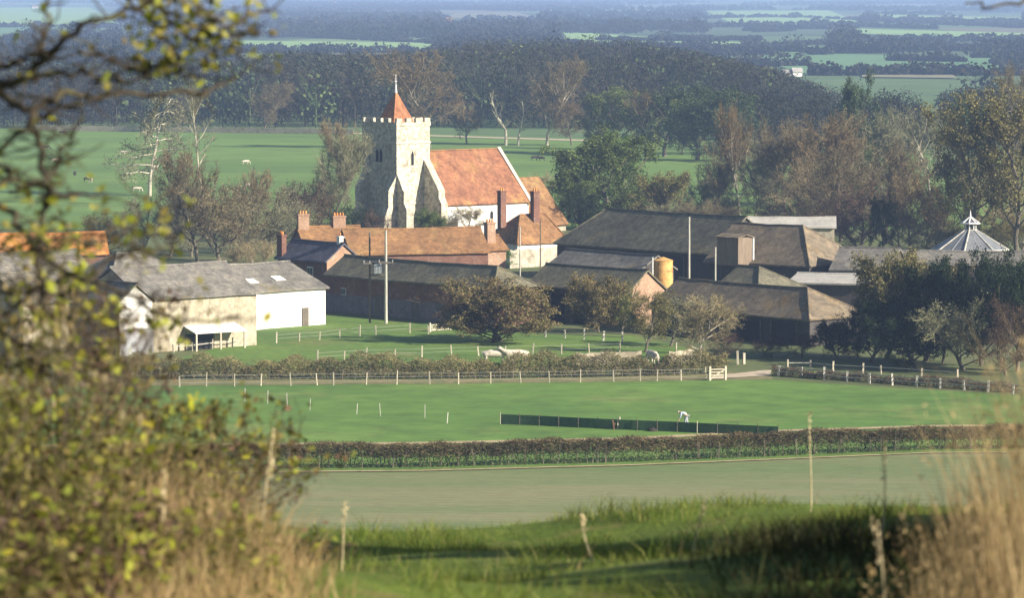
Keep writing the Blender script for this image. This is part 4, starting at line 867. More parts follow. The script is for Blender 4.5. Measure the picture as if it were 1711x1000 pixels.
fence('row of short white posts behind the rail fence under the evergreens', [(1316, 618), (1354, 618), (1392, 622), (1442, 624), (1472, 626), (1540, 630), (1600, 634)], .85, .14, 'wood', (.6,), flat=True)
fence('white post and rail fence beside the round reddish tree', [(911, 565), (944, 567), (976, 569), (1008, 571), (1040, 573)], 1.0, .16, 'post_pale', (.5, .85), flat=True)
fence('row of white marker posts along the brick barn', [(555, 518), (590, 521), (625, 525), (660, 528), (694, 531), (731, 536)], .9, .15, 'post_pale', (), 'marker_posts')
fence('post and wire fence across the grass behind the paddock', [(462, 575), (500, 572), (534, 570), (568, 566), (601, 563), (628, 562), (685, 558), (716, 560)], .98, .11, 'wood', (.5, .85))
fence('low wire fence along the lower edge of the paddock', [(530, 606), (575, 603), (612, 601), (660, 600), (705, 599), (755, 597), (800, 596), (845, 595), (890, 594), (938, 593), (985, 592), (1035, 590), (1081, 588), (1130, 590)], 1.0, .11, 'wood', (.5, .85))
fence('pair of pale gate posts by the chalk track', [(1233, 610), (1243, 609)], 1.15, .2, 'wood', (), 'gate_posts')
fence('short fence beside the stone barn canopy', [(290, 590), (322, 588), (355, 584), (388, 582), (400, 580)], .9, .1, 'wood', (.6,), flat=True)
# gate, hurdles
def gate(label, a, b, h, name='field_gate', brace=True):
    A_, B_ = P(*a), P(*b); e = empty(name, tuple(A_), label, 'gate'); L = (B_-A_).length; an = math.atan2(B_.y-A_.y, B_.x-A_.x)
    for q in (A_, B_): m = MB(); m.box(q+Vector((0, 0, h/2)), (.18, .18, h+.3), an); m.build('post', M['wood'], e)
    for z in (.25, .5, .75, 1.0): m = MB(); m.box((A_+B_)/2+Vector((0, 0, z*h*.9)), (L, .05, .09), an); m.build('rail', M['wood'], e)
    if brace: m = MB(); m.tube(A_+Vector((0, -.05, .15)), B_+Vector((0, -.05, h*.92)), .06, n=6); m.build('brace', M['wood'], e)
gate('pale timber field gate with a white diagonal brace at the end of the rough hedge', (1186, 637), (1212, 636), 1.1)
gate('low timber hurdle with a diagonal stay, near the twin poles', (718, 556), (752, 553), .8, 'hurdle')
# electric netting fence
def netting():
    a, b = P(836, 710), P(1300, 731); n = 14; e = empty('netting_fence', tuple(a), 'long low dark green netting fence across the pasture with short stakes', 'fence')
    m = MB(); pts = [a.lerp(b, i/60)+Vector((0, .10*math.sin(i*.21), 0)) for i in range(61)]
    for p, q in zip(pts, pts[1:]): m.box((p+q)/2+Vector((0, 0, .42)), ((q-p).length*1.01, .03, .78), math.atan2(q.y-p.y, q.x-p.x))
    m.build('netting', M['net'], e)
    for i in range(n+1):
        p = a.lerp(b, i/n); m = MB(); m.tube(p-Vector((0, .08, .1)), p+Vector((0, -.08, .98)), .03, n=6); m.build('stake', M['wood' if i in (0, 10) else 'wood_dark'], e)
netting()
def stone_wall(name, label, line, h, mat='stone_dark', th=.5, jag=.12):
    pts = [P(*q) for q in line]; m = MB(); r_ = random.Random(len(label)); V = []; F = []
    fine = []
    for a, b in zip(pts, pts[1:]):
        k = max(1, int((b-a).length/.6)); fine += [a.lerp(b, i/k) for i in range(k)]
    fine.append(pts[-1])
    for p in fine:
        hh = h+r_.uniform(-jag, jag)
        V += [(p.x, p.y-th/2, -.2), (p.x, p.y-th/2*.85, hh), (p.x, p.y+th/2*.85, hh), (p.x, p.y+th/2, -.2)]
    for i in range(len(fine)-1):
        a = i*4; F += [(a+j, a+4+j, a+5+j, a+1+j) for j in range(3)]
    F += [(0, 1, 2, 3), tuple(len(V)-1-j for j in range(4))]
    m.add(V, F); return tag(m.build(name, M[mat]), label, 'wall')
stone_wall('stone_wall', 'low pale rubble wall above the rough hedge, left piece', [(963, 612), (1000, 611), (1072, 609)], 1.15, 'cream')
stone_wall('stone_wall', 'short pale rubble wall behind the pale buff tree', [(1118, 608), (1160, 605)], 1.1, 'cream')
stone_wall('yard_wall', 'pale flint yard wall below the white house and its hipped roof', [(852, 449), (900, 446), (940, 441)], 2.2, 'stone_dark')
stone_wall('park_wall', 'long low pale wall at the foot of the far wood', [(60, 218.5), (330, 221.5), (590, 225)], 1.3, 'cream', th=.6)
# tank
def tank():
    c = P(1108, 500); c = Vector((c.x+.1, 452, 0)); c.x = (1108-W0/2)/FPX*452; e = empty('feed_tank', tuple(c), 'yellow painted feed tank with rust patches beside the dark barn opening', 'tank')
    zt = 34-455*452/7200; m = MB(); m.tube(c+Vector((0, 0, .0)), c+Vector((0, 0, zt)), 1.05, n=32); m.build('body', M['tank'], e)
    for k in range(4): m = MB(); z = zt*(.45+.18*k); m.tube(c+Vector((0, 0, z)), c+Vector((0, 0, z+.06)), 1.08, n=32); m.build('hoop', M['tank'], e)
    m = MB(); m.tube(c+Vector((0, 0, zt)), c+Vector((0, 0, zt+.35)), 1.1, .1, 32); m.build('lid', M['tank'], e)
tank()
# poles
def pole(label, x, yb, yt, r_, mat='pole', arms=(), D=None, name='utility_pole'):
    p = P(x, yb) if D is None else Vector(((x-W0/2)/FPX*D, D, 0)); h = CAM_Z-(yt-HOR)*p.y/FPX
    e = empty(name, tuple(p), label, 'pole'); m = MB(); m.tube(p-Vector((0, 0, .3)), p+Vector((0, 0, h)), r_, r_*.72, 10); m.build('shaft', M[mat], e)
    for z, ln in arms:
        m = MB(); m.box(p+Vector((0, -.2, z*h)), (ln, .12, .14), R(12)); a = m.build('crossarm', M['wood_dark'], e)
        for s_ in (-.45, 0, .45): m = MB(); q = p+Vector((s_*ln, -.2, z*h+.07)); m.tube(q, q+Vector((0, 0, .22)), .06, .04, 8); m.build('insulator', M['grey_render'], a, e)
    return e, p, h
pole('tall pale wooden pole in front of the brick barn, right one of the twin poles', 645, 542, 385, .17, arms=((.66, 1.5),))
e, p, h = pole('thin dark pole beside the tall pale one, left one of the twin poles', 618, 541, 388, .12, 'wood_dark', arms=((.66, 1.3),))
q = P(632, 541); q = Vector((q.x, q.y-.3, 34-478*q.y/7200))
te = empty('transformer', tuple(q), 'grey transformer box mounted between the twin poles', 'transformer')
m = MB(); m.box(q+Vector((0, 0, .5)), (.78, .6, .95), .1); m.build('tank', M['metal'], te)
for k in range(5): m = MB(); m.box(q+Vector((-.3+.15*k, -.36, .45)), (.05, .12, .7), .1); m.build('cooling_fin', M['metal'], te)
for k in (-.22, 0, .22): m = MB(); m.tube(q+Vector((k, 0, .97)), q+Vector((k, 0, 1.25)), .05, .03, 8); m.build('bushing', M['grey_render'], te)
m = MB(); m.box(q+Vector((0, .1, -.08)), (1.7, .14, .14), .1); m.build('bracket', M['wood_dark'], te)
pole('pale pole in front of the great barn, taller of the two by the dark opening', 1152, 480, 362, .14, D=455)
pole('shorter pale pole right of the dark barn opening', 1196, 480, 413, .12, D=447)
pole('thin pole by the yard wall under the hipped house', 869, 447, 378, .10, D=478)
pole('thin dark pole beside the white house wall', 903, 421, 366, .09, 'wood_dark', D=520)
pole('small white lamp post standing by the yellow tank', 1091, 450, 430, .09, 'white_paint', D=449, name='lamp_post')
# ------------------------------------------------------------------ figures
def skinned(name, verts, edges, radii, mat, lvl=1):
    me = bpy.data.meshes.new(name); me.from_pydata(verts, edges, []); o = bpy.data.objects.new(name, me); COL.objects.link(o)
    sk = o.modifiers.new('s', 'SKIN'); o.modifiers.new('d', 'SUBSURF').levels = lvl; sk.use_smooth_shade = True
    for v, r_ in zip(me.skin_vertices[0].data, radii): v.radius = r_ if isinstance(r_, tuple) else (r_, r_)
    me.skin_vertices[0].data[0].use_root = True
    dg = bpy.context.evaluated_depsgraph_get(); m2 = bpy.data.meshes.new_from_object(o.evaluated_get(dg)); bpy.data.objects.remove(o); m2.materials.clear(); m2.materials.append(mat); m2.name = name; return m2
def cow_mesh(graze, mat):
    hd = [(1.12, 0, 1.22), (1.45, 0, .95 if graze else 1.48), (1.62, 0, .42 if graze else 1.58), (1.80, 0, .12 if graze else 1.42)]
    V = [(0, 0, 1.02), (.45, 0, 1.03), (.85, 0, 1.08), (-.45, 0, 1.04), (-.85, 0, 1.10)] + hd
    Rr = [(.37, .40), (.35, .38), (.30, .34), (.34, .37), (.24, .28), .21, .14, .15, .09]
    E = [(0, 1), (1, 2), (0, 3), (3, 4), (2, 5), (5, 6), (6, 7), (7, 8)]
    def chain(st, pts, rs):
        k = st
        for p, r_ in zip(pts, rs): V.append(p); Rr.append(r_); E.append((k, len(V)-1)); k = len(V)-1
    for s_ in (-1, 1):
        chain(2, [(.78, .17*s_, .78), (.76, .19*s_, .42), (.78, .19*s_, .10), (.82, .19*s_, .03)], [.13, .075, .055, .06])
        chain(4, [(-.82, .17*s_, .82), (-.70, .2*s_, .60), (-.92, .2*s_, .40), (-.86, .2*s_, .08), (-.82, .2*s_, .03)], [.17, .10, .065, .05, .06])
        chain(7, [(hd[2][0]-.10, .19*s_, hd[2][2]+.10)], [.045])
    chain(4, [(-1.12, 0, 1.16), (-1.20, 0, .8), (-1.2, 0, .45)], [.04, .028, .05])
    return skinned('cow', V, E, Rr, mat)
CM = {(g, c): cow_mesh(g, M[c]) for g in (True, False) for c in ('cow_white', 'cow_dark')}
def cow(x, y, c, rz, label, graze=True, group='cattle grazing in the park', s_=.62):
    o = bpy.data.objects.new('cow', CM[(graze, c)]); COL.objects.link(o); o.location = P(x, y); o.rotation_euler = (0, 0, rz); o.scale = (s_,)*3
    tag(o, label, 'cow', group)
cow(826, 610, 'cow_white', .1, 'cream cow grazing above the rough hedge, left of the pair', group='cream cattle by the hedge', s_=1.0)
cow(863, 610, 'cow_white', 3.3, 'cream cow standing above the rough hedge, right of the pair', False, group='cream cattle by the hedge', s_=1.0)
cow(1091, 612, 'cow_white', 1.9, 'cream cow seen end on between the two rubble walls', group='cream cattle by the hedge', s_=1.0)
for x, y, c, a, lab in [(76, 250, 'cow_dark', .2, 'dark cow highest up the park on the left'), (91, 272, 'cow_white', .8, 'white cow below the highest dark cow'), (125, 294, 'cow_dark', 1.5, 'dark cow seen end on, midway down the left park'), (146, 304, 'cow_dark', .4, 'dark cow close beside a white one on the left'),
    (151, 305, 'cow_white', 2.2, 'white cow close beside a dark one on the left'), (205, 259, 'cow_white', 0, 'white cow high in the park near the ragged tree'), (228, 321, 'cow_white', .1, 'white cow lowest in the park left of the ragged tree'), (260, 284, 'cow_white', 1, 'white cow behind the ragged tree trunk'),
    (410, 275, 'cow_white', .5, 'white cow alone right of the pale trunked tree'), (413, 315, 'cow_white', .9, 'white cow among the bare trees left of the tower'), (413, 333, 'cow_white', 2.5, 'white cow lower among the bare trees'), (489, 324, 'cow_white', 1.9, 'large white cow between the bare trees and the tower'),
    (893, 268, 'cow_dark', .3, 'dark cow right of the nave gable'), (905, 269, 'cow_dark', 2.9, 'second dark cow right of the nave gable'), (1487, 268, 'cow_white', .2, 'white cow on the far right meadow'), (1513, 271, 'cow_dark', .1, 'dark cow beside the white one on the far right meadow'), (104, 225, 'cow_dark', 0, 'tiny dark cow near the park wall')]:
    cow(x, y, c, a, lab, RG.random() < .7)
def person():
    p = P(1147, 714); e = empty('person', tuple(p), 'person in pale blue shirt and grey trousers bending over the green netting fence', 'person')
    e.rotation_euler = (0, 0, R(172)); e.scale = (1.03,)*3
    # facing +x in own space: pelvis, spine bent forward
    V = [(0, 0, .86), (.16, 0, 1.02), (.36, 0, 1.10), (.48, 0, 1.10), (.60, 0, 1.08), (.66, 0, 1.00)]
    Rr = [(.15, .13), (.14, .12), (.17, .13), .065, .10, .07]; E = [(0, 1), (1, 2), (2, 3), (3, 4), (4, 5)]
    def chain(st, pts, rs):
        k = st
        for q, r_ in zip(pts, rs): V.append(q); Rr.append(r_); E.append((k, len(V)-1)); k = len(V)-1
        return k
    for s_ in (-1, 1):
        chain(0, [(-.02, .10*s_, .80), (.06*s_+.04, .12*s_, .45), (-.06+.10*s_, .13*s_, .08), (.06+.10*s_, .13*s_, .03)], [.10, .065, .045, .04])
        w_ = chain(2, [(.38, .20*s_, 1.06), (.42, .23*s_, .82), (.52, .20*s_, .60)], [.06, .045, .032])
        h_ = chain(w_, [(.54, .19*s_, .53)], [.034])
        for k in range(4): chain(h_, [(.545+.01*k, (.17+.016*k)*s_, .48), (.55+.01*k, (.17+.016*k)*s_, .445-.006*(k % 2))], [.010, .008])
        chain(h_, [(.57, .15*s_, .51), (.58, .14*s_, .48)], [.011, .009])
    me = skinned('body', V, E, Rr, M['skin'], 2); b = bpy.data.objects.new('body', me); COL.objects.link(b); b.parent = e
    def cloth(name, V, E, Rr, mat): o = bpy.data.objects.new(name, skinned(name, V, E, Rr, M[mat], 2)); COL.objects.link(o); o.parent = e
    cloth('shirt', [(.03, 0, .90), (.17, 0, 1.03), (.37, 0, 1.11), (.38, .20, 1.07), (.42, .235, .82), (.50, .205, .64), (.38, -.20, 1.07), (.42, -.235, .82), (.50, -.205, .64)], [(0, 1), (1, 2), (2, 3), (3, 4), (4, 5), (2, 6), (6, 7), (7, 8)], [(.18, .16), (.175, .15), (.20, .155), .085, .065, .052, .085, .065, .052], 'shirt')
    cloth('trousers', [(0, 0, .87), (-.02, .10, .80), (.10, .12, .45), (.04, .13, .10), (-.02, -.10, .80), (-.02, -.12, .45), (-.16, -.13, .10)], [(0, 1), (1, 2), (2, 3), (0, 4), (4, 5), (5, 6)], [(.17, .15), .125, .085, .07, .125, .085, .07], 'jeans')
    cloth('hair', [(.57, 0, 1.12), (.64, 0, 1.13)], [(0, 1)], [.108, .085], 'hair')
person()
for x, lab in ((1026, 'short brown stake in the netting fence, left one of two'), (1034, 'short orange brown stake in the netting fence, right one of two')):
    p = P(x, 719); m = MB(); m.tube(p-Vector((0, 0, .1)), p+Vector((.06 if x > 1030 else -.12, 0, 1.0 if x > 1030 else .75)), .07, .06, 8); m.box(p+Vector((0, 0, .45)), (.22, .12, .18)); tag(m.build('stake', M['cow_brown' if x < 1030 else 'wood']), lab, 'stake')
p = P(1090, 722); m = MB(); r_ = np.random.default_rng(2)
V = []
for i in range(6):
    for j in range(10): th = i/5*math.pi/2; V.append((p.x+.42*math.cos(j*.628)*math.cos(th)*r_.uniform(.85, 1.1), p.y+.3*math.sin(j*.628)*math.cos(th), .34*math.sin(th)*r_.uniform(.85, 1.1)-.02))
m.add(V, [(i*10+j, i*10+(j+1) % 10, (i+1)*10+(j+1) % 10, (i+1)*10+j) for i in range(5) for j in range(10)]); tag(m.build('sack', M['cow_dark'], smooth=True), 'dark sack lying at the foot of the green netting fence', 'sack')

# ------------------------------------------------------------------ foreground bank, thicket, dry grass
def G(px, d, dz=0):
    x = (px-W0/2)/FPX*d; return Vector((x, d, gz(x, d)+dz))
def blades(name, n, xr, yr, hf, wd, lean, mat, rng, dens=None, segs=2, kind='stuff', label=None, cat=None, curve=.35):
    x = rng.uniform(*xr, n); y = rng.uniform(*yr, n)
    if dens is not None: k = rng.uniform(0, 1, n) < dens(x, y); x, y = x[k], y[k]
    n = len(x); h = hf(x, y)*rng.uniform(.45, 1.15, n); z = np.array([gz(a, b) for a, b in zip(x, y)])
    az = rng.uniform(0, 2*math.pi, n); ln = h*rng.uniform(.05, lean, n); dx, dy = np.cos(az)*ln, np.sin(az)*ln
    fa = rng.uniform(0, math.pi, n); wx, wy = np.cos(fa)*wd/2, np.sin(fa)*wd/2; sc = rng.uniform(.6, 1.4, n); wx *= sc; wy *= sc
    L = []
    for s_ in range(segs+1):
        f = s_/segs; k = 1-f**1.5*.92; cx, cy_, cz = x+dx*f**1.8, y+dy*f**1.8, z-.02+h*f*(1-curve*.3*f)
        L += [np.stack([cx-wx*k, cy_-wy*k, cz], 1), np.stack([cx+wx*k, cy_+wy*k, cz], 1)]
    V = np.stack(L, 1).reshape(-1, 3); b = (np.arange(n)*(2*segs+2))[:, None]
    F = np.concatenate([b+np.array([[2*s_, 2*s_+1, 2*s_+3, 2*s_+2]]) for s_ in range(segs)])
    m = MB(); m.add(V, F); return tag(m.build(name, mat), label, cat, kind=kind)
rng = np.random.default_rng(21)
edge = lambda x, y: (855.5+x/y*FPX)
M['shade_scrub'] = leafmat('shade_scrub_blades', [(.016, .020, .008), (.035, .045, .014), (.06, .05, .02), (.03, .05, .012)], .1, clump=3)  # scrub blades coloured near black to deepen the shade on the bank
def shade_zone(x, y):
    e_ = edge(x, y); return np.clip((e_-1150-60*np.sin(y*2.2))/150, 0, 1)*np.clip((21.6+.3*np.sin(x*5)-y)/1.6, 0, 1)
tc = np.stack([rng.uniform(-2.6, 2.8, 90), rng.uniform(14, 26.5, 90)], 1); tr_ = rng.uniform(.07, .22, 90)
def tus(x, y):
    o = np.zeros_like(x)
    for c, r_ in zip(tc, tr_): o = np.maximum(o, np.exp(-((x-c[0])**2+(y-c[1])**2)/r_**2))
    return o
tuft = lambda x, y: .068+.11*tus(x, y)+.035*np.clip(np.sin(x*3.1+y*.9)+np.sin(y*2.3-x*1.3)+.6*np.sin(x*7+y*5), 0, 2)
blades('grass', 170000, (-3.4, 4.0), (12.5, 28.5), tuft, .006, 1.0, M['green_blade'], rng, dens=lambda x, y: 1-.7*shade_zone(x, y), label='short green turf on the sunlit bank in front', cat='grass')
blades('dry_bents', 7000, (-3.4, 4.0), (13, 28), lambda x, y: .16+0*x, .004, .7, M['straw_blade'], rng, dens=lambda x, y: .08+.8*(x < -.75)+.5*tus(x, y), label='sparse dry bents among the turf', cat='grass')
edge = lambda x, y: (855.5+x/y*FPX)
def right_h(x, y): return np.interp(edge(x, y), [1400, 1480, 1560, 1640, 1711, 1900], [.10, .28, .50, .74, .98, 1.05])
blades('dry_grass', 11000, (.8, 2.3), (10.0, 14.5), right_h, .0055, .34, M['straw_blade'], rng, dens=lambda x, y: np.clip((edge(x, y)-1450)/170, 0, 1)*np.clip(.25+1.3*(np.sin(x*13+y*3)*np.sin(y*7-x*4)), .05, 1), segs=4, label='tall blond dry grass at the right edge', cat='grass')
def left_h(x, y): return np.interp(edge(x, y), [-100, 150, 330, 430, 520, 600], [.54, .54, .50, .40, .24, .12])
blades('dry_grass', 24000, (-2.2, -.4), (10.3, 15.5), left_h, .0065, .75, M['straw_blade'], rng, dens=lambda x, y: np.clip((600-edge(x, y))/260, 0, 1)*np.clip(.4+1.1*(np.sin(x*11+y*3)*np.sin(y*6-x*4)), .1, 1), segs=3, label='tangled brown dry grass at the lower left', cat='grass')
blades('shade_scrub_blades', 30000, (.3, 3.2), (13, 21.5), lambda x, y: .17+.05*np.sin(x*5+y*2), .008, 1.0, M['shade_scrub'], rng, dens=shade_zone, label='dark scrub blades with shade put into their colour on the lower right bank', cat='shade_scrub')
pl = []                                             # feathery heads in the tall grass
for _ in range(130):
    px = rng.uniform(1450, 1760); d = rng.uniform(10.4, 14); b = G(px, d); h = float(right_h(b.x, d))*rng.uniform(.6, 1.12); c = b+Vector((rng.normal(0, .10)*h, rng.normal(0, .1)*h, h)); k = 9
    pl.append(np.array([tuple(c)])+rng.normal(0, 1, (k, 3))*np.array([[.010, .010, .04]]))
m = MB(); m.quads(np.concatenate(pl), .022, rng, .3); tag(m.build('grass_plumes', M['straw_blade']), 'feathery blond heads of the tall dry grass', 'grass', kind='stuff')
# single tall dry stalks with seed heads
for x, yb, yt, dx, d, lab in [(1352, 840, 690, 2, 25.2, 'tall single dry stalk standing up against the drilled field'), (1145, 925, 832, 36, 19, 'slanting dry stalk on the middle of the bank'), (995, 935, 862, -22, 18.5, 'short pale stalk leaning left on the bank'), (560, 905, 840, 18, 18, 'dry stalk beside the left end of the bank shadow'),
    (430, 900, 720, 30, 15, 'tall buff stalk right of the thicket'), (245, 960, 790, 30, 13, 'buff stalk in front of the dark thicket'), (375, 850, 770, 4, 17, 'pale thick stalk at the thicket edge'), (1500, 985, 870, -40, 13, 'pale broken stalk in the dark grass at lower right'), (1470, 820, 745, 6, 16, 'short pale stalk above the dark bank at right')]:
    b = PD(x, yb, d); b.z = gz(b.x, d)-.02; t_ = PD(x+dx, yt, d); e = empty('dry_stalk', tuple(b), lab, 'stalk')
    m = MB(); pts = [b.lerp(t_, f)+Vector((.012*math.sin(f*3+x), 0, 0)) for f in (0, .25, .5, .75, 1)]
    m.tubes([tuple(a) for a in pts[:-1]], [tuple(a) for a in pts[1:]], [.0045, .004, .0035, .003], [.004, .0035, .003, .002], 6); m.build('stem', M['stalk'], e)
    m = MB(); dd = (t_-b); L = dd.length
    c = np.array([tuple(b.lerp(t_, f)) for f in rng.uniform(.72, 1.02, 46)])+rng.normal(0, .005, (46, 3)); m.quads(c, .015, rng, .5); m.build('seed_head', M['stalk'], e)
# hedgerow shrubs of the left thicket: a few centimetres to a metre and a half tall, 11 to 17 m away
TH = [(70, 13.8, 1.12, .85, 'tw_brown', 'upright twiggy shrub in front of the far left buildings'), (150, 15.6, 1.0, .8, 'tw_dark', 'thin dark twiggy shrub before the blue grey barn side'), (-60, 12.5, 1.35, .8, 'thicket', 'tallest shrub at the left edge with bare arching stems'), (20, 14.5, .85, .8, 'tw_dark', 'dark leggy shrub just inside the left edge'), (120, 13.2, .66, .9, 'thicket', 'brown leafy shrub in front of the left stone shed'),
      (50, 11.8, .66, 1.0, 'thicket', 'yellow leaved bramble low at the left edge'), (200, 14.8, .62, .9, 'thicket', 'yellow green shrub under the white gable'), (265, 16.0, .66, .9, 'thicket', 'brown shrub right of the yellow green one'),
      (160, 12.0, .62, .9, 'tw_dark', 'low dark bramble below the yellow green shrub'), (310, 15.2, .60, .9, 'tw_dark', 'dark low shrub at the right end of the thicket'), (370, 17.0, .50, .9, 'tw_dark', 'small shrub trailing from the thicket towards the bank'), (240, 13.0, .52, .9, 'thicket', 'low leafy bramble above the brown dry grass'),
      (-20, 13.2, .8, .8, 'thicket', 'leafy shrub filling the left edge'), (330, 16.5, .70, .7, 'thicket', 'thin brown shrub against the pasture'), (100, 12.4, .55, 1.0, 'thicket', 'low tangled bramble at the lower left'), (300, 13.6, .38, .9, 'thicket', 'lowest bramble at the edge of the dry grass'), (10, 12.2, .6, 1.0, 'tw_dark', 'dark bramble at the foot of the tallest shrub')]
for i, (px, d, h, wd, cr, lab) in enumerate(TH):
    p = G(px, d, -.05)
    tree(0, 0, 0, 0, 'thorny', cr, lab, 'shrub', 'shrub', bark='bark_dark', var=i % 3, pos=tuple(p), h=h*1.15, wid=wd, leaves=[('lf_hedge', 210, .036), ('lf_yellow', 14 if i % 2 else 60, .045)])
# overhanging tree: its trunk stands outside the picture on the left, branches reach in
def limb(m, pts, r0, r1, jit=.006, sub=4):
    out = []
    for a, b in zip(pts, pts[1:]):
        for k in range(sub): out.append(a.lerp(b, k/sub))
    out.append(pts[-1]); q = [out[0]]
    for p in out[1:-1]: q.append(p+Vector(rng.normal(0, jit, 3)))
    q.append(out[-1]); n = len(q)-1; rr = [r0+(r1-r0)*(i/n)**.8 for i in range(n+1)]
    m.tubes([tuple(a) for a in q[:-1]], [tuple(a) for a in q[1:]], rr[:-1], rr[1:], 7); return q
def overhang():
    D = 12.2; tx = Vector((-2.35, 12.6, gz(-2.35, 12.6)-.1)); e = empty('hawthorn_tree', tuple(tx), 'gnarled small tree reaching bare lichened branches and yellow leaves in from the left edge', 'tree')
    m = MB(); limb(m, [tx, tx+Vector((.05, .02, .8)), tx+Vector((-.05, 0, 1.6)), tx+Vector((.03, .05, 2.4)), tx+Vector((.0, 0, 3.2))], .11, .05); m.build('trunk', M['bark_dark'], e, smooth=True)
    root_up = tx+Vector((.0, 0, 1.62)); root_lo = tx+Vector((0, 0, 1.0))
    B = [([root_up, (60, -60, 12.6), (200, -20, 12.5), (300, 30, 12.5), (360, 62, 12.4), (430, 60, 12.4)], .010, .003), ([(200, -20, 12.5), (262, 48, 12.4), (300, 92, 12.4), (305, 130, 12.4)], .006, .002), ([root_up, (-60, 140, 12.4), (0, 162, 12.2), (48, 182, 12.1), (105, 157, 12.1), (220, 156, 12.2), (330, 152, 12.3), (392, 132, 12.4)], .017, .004),
         ([(-60, 140, 12.4), (-10, 146, 12.2), (33, 134, 12.2), (62, 104, 12.2), (90, 84, 12.1), (130, 45, 12.0), (190, 22, 12.0), (275, 2, 12.0), (330, -30, 12)], .015, .005),
         ([(33, 134, 12.2), (80, 128, 12.3), (150, 124, 12.3), (232, 131, 12.4), (260, 112, 12.5)], .010, .003), ([(-60, 120, 12.3), (0, 110, 12.2), (40, 96, 12.2), (72, 86, 12.2)], .010, .005),
         ([(130, 84, 12.2), (180, 98, 12.3), (240, 112, 12.4), (300, 118, 12.4)], .006, .003),
         ([(48, 182, 12.1), (58, 230, 12), (72, 275, 12), (82, 330, 11.9), (60, 420, 11.9), (75, 520, 11.9)], .009, .007), ([(125, 205, 12.0), (105, 252, 12), (86, 290, 12), (82, 330, 11.9)], .004, .006),
         ([root_lo, (-40, 330, 12.4), (20, 360, 12.2), (60, 420, 12), (140, 470, 11.9), (220, 500, 11.9), (300, 540, 12), (400, 528, 12.1)], .012, .004),
         ([(60, 420, 12), (120, 395, 12.1), (200, 385, 12.2), (290, 395, 12.3)], .007, .003), ([(-40, 330, 12.4), (30, 300, 12.5), (90, 320, 12.5), (180, 330, 12.6)], .007, .003),
         ([(300, -40, 12.2), (330, 20, 12.2), (380, 45, 12.3), (450, 20, 12.4)], .006, .003), ([(250, -40, 12.4), (285, 40, 12.4), (340, 80, 12.4), (400, 95, 12.4)], .005, .002),
         ([(80, -30, 12.4), (78, 30, 12.4), (70, 86, 12.3)], .004, .006), ([(150, 470, 11.9), (190, 430, 12), (235, 415, 12), (300, 425, 12.1)], .006, .003)]
    for i in range(8):                                # smaller boughs filling the left edge
        y0 = rng.uniform(270, 640); x0 = rng.uniform(-60, -20); sg = rng.uniform(-.7, .5); L = rng.uniform(120, 330)*(1.1 if y0 > 300 else .7); d0 = rng.uniform(11.6, 13)
        pp = [root_lo if y0 > 350 else root_up, (x0, y0, d0)]
        for k in range(1, 5): pp.append((x0+L*k/4, y0+sg*L*k/4+rng.normal(0, 16)-18*math.sin(k*.8), d0+rng.normal(0, .06)))
        B.append((pp, .009, .0022))
    tip = []
    for pts, r0, r1 in B:
        q = [a if isinstance(a, Vector) else PD(*a) for a in pts]; m = MB(); qq = limb(m, q, r0, r1, .007)
        for k, p in enumerate(qq[2:]):                      # side twigs
            for _ in range(rng.integers(1, 4)):
                d = Vector(rng.normal(0, 1, 3)); d.normalize(); d.z = d.z*.7+.15; L = rng.uniform(.03, .16); a = p+d*L*.5+Vector(rng.normal(0, .008, 3)); b = p+d*L
                m.tubes([tuple(p), tuple(a)], [tuple(a), tuple(b)], [.003, .0024], [.0024, .0015], 4); tip.append((tuple(b), tuple(a)))
        m.build('branch', M['bark_dark'], e, smooth=True)
    tp = np.array([t_[0] for t_ in tip]); W_ = np.array([proj(t_) for t_ in tp])
    def leafset(mat, n, size, wf, nm='leaves'):
        w_ = wf(W_[:, 0], W_[:, 1]); w_ = w_/w_.sum(); i = rng.choice(len(tp), n, p=w_); m = MB(); m.quads(tp[i]+rng.normal(0, .018, (n, 3)), size, rng, .62, .2); m.build(nm, M[mat], e)
    leafset('lf_yellow', 130, .038, lambda x, y: .15+5*((x > 230) & (y < 110))+1.6*(y > 300)+.6*((y < 150) & (x > 90)))
    leafset('lf_hedge', 560, .036, lambda x, y: .3+7*((x > 210) & (y < 130))+2.6*(y > 280))
overhang()
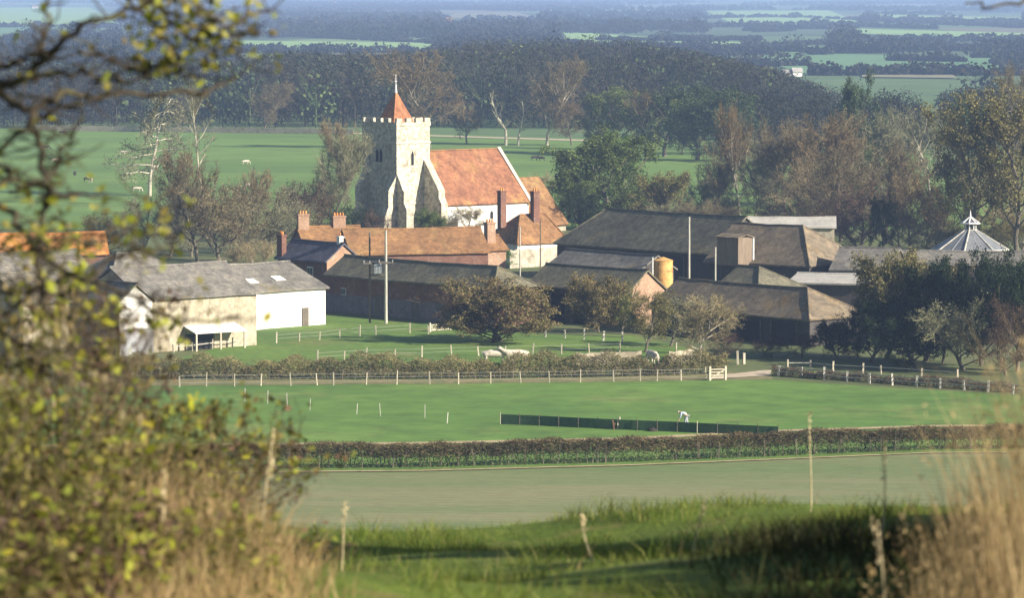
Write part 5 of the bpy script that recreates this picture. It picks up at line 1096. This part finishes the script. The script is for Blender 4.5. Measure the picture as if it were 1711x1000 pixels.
# shrubs standing out of frame on the right: they shade the bank; one twig reaches the top right corner
for i, (x, y, h, wd, cr, lab) in enumerate([(3.7, 15.2, 1.4, 1.7, 'lf_dark', 'dense shrub shading the lower right bank, nearest one'), (3.9, 17.4, 1.5, 1.8, 'lf_dark', 'dense shrub shading the right bank, farther one'), (4.9, 18.9, 3.4, 1.5, 'lf_dark', 'tall narrow shrub between two lower ones, out of frame'), (6.5, 20.0, 3.8, 2.0, 'lf_dark', 'broad tall shrub standing back from the bank, out of frame'), (5.6, 21.0, 3.3, 1.6, 'lf_dark', 'tallest shrub farther along the bank, out of frame'), (4.3, 18.6, 1.95, 1.6, 'lf_dark', 'shrub beside the tallest one, out of frame'), (2.7, 13.7, 1.0, 1.2, 'lf_dark', 'smallest dense shrub behind the dry grass, out of frame'), (2.95, 15.2, 1.4, 1.4, 'lf_dark', 'low dense shrub at the right frame edge, nearer one'), (3.2, 17.2, 1.35, 1.4, 'lf_dark', 'low dense shrub at the right frame edge, farther one')]):
    tree(0, 0, 0, 0, 'dome', cr, lab, 'shrub', 'shrub', pos=(x, y, gz(x, y)-.05), h=h, wid=wd, bark='bark_dark', var=i % 3)
e = empty('ash_tree', (2.9, 15.2, gz(2.9, 15.2)), 'slender tree outside the right edge with one bare twig in the top corner', 'tree')
m = MB(); b = e.location; limb(m, [b-Vector((0, 0, .1)), b+Vector((.05, 0, 1.2)), b+Vector((0, .05, 2.6)), b+Vector((.08, 0, 4))], .05, .03); m.build('trunk', M['bark_dark'], e, smooth=True)
m = MB(); q = limb(m, [b+Vector((0, .02, 2.1)), PD(1800, -40, 14.6), PD(1711, 0, 14.4), PD(1660, 13, 14.3), PD(1612, 5, 14.3)], .010, .003); m.build('branch', M['bark_dark'], e, smooth=True)

# ------------------------------------------------------------------ air
hm = bpy.data.materials.new('haze_air'); hm.use_nodes = True; t = hm.node_tree
t.nodes.remove(t.nodes['Principled BSDF'])
pv = t.nodes.new('ShaderNodeVolumePrincipled'); pv.inputs['Color'].default_value = (.42, .58, 1.0, 1); pv.inputs['Density'].default_value = HAZE_DENSITY
pv.inputs['Anisotropy'].default_value = .1
t.links.new(pv.outputs[0], t.nodes['Material Output'].inputs['Volume'])
hz = MB(); hz.box((0, 34900, 19.5), (70000, 71000, 41)); ho = tag(hz.build('haze', hm), kind='stuff')
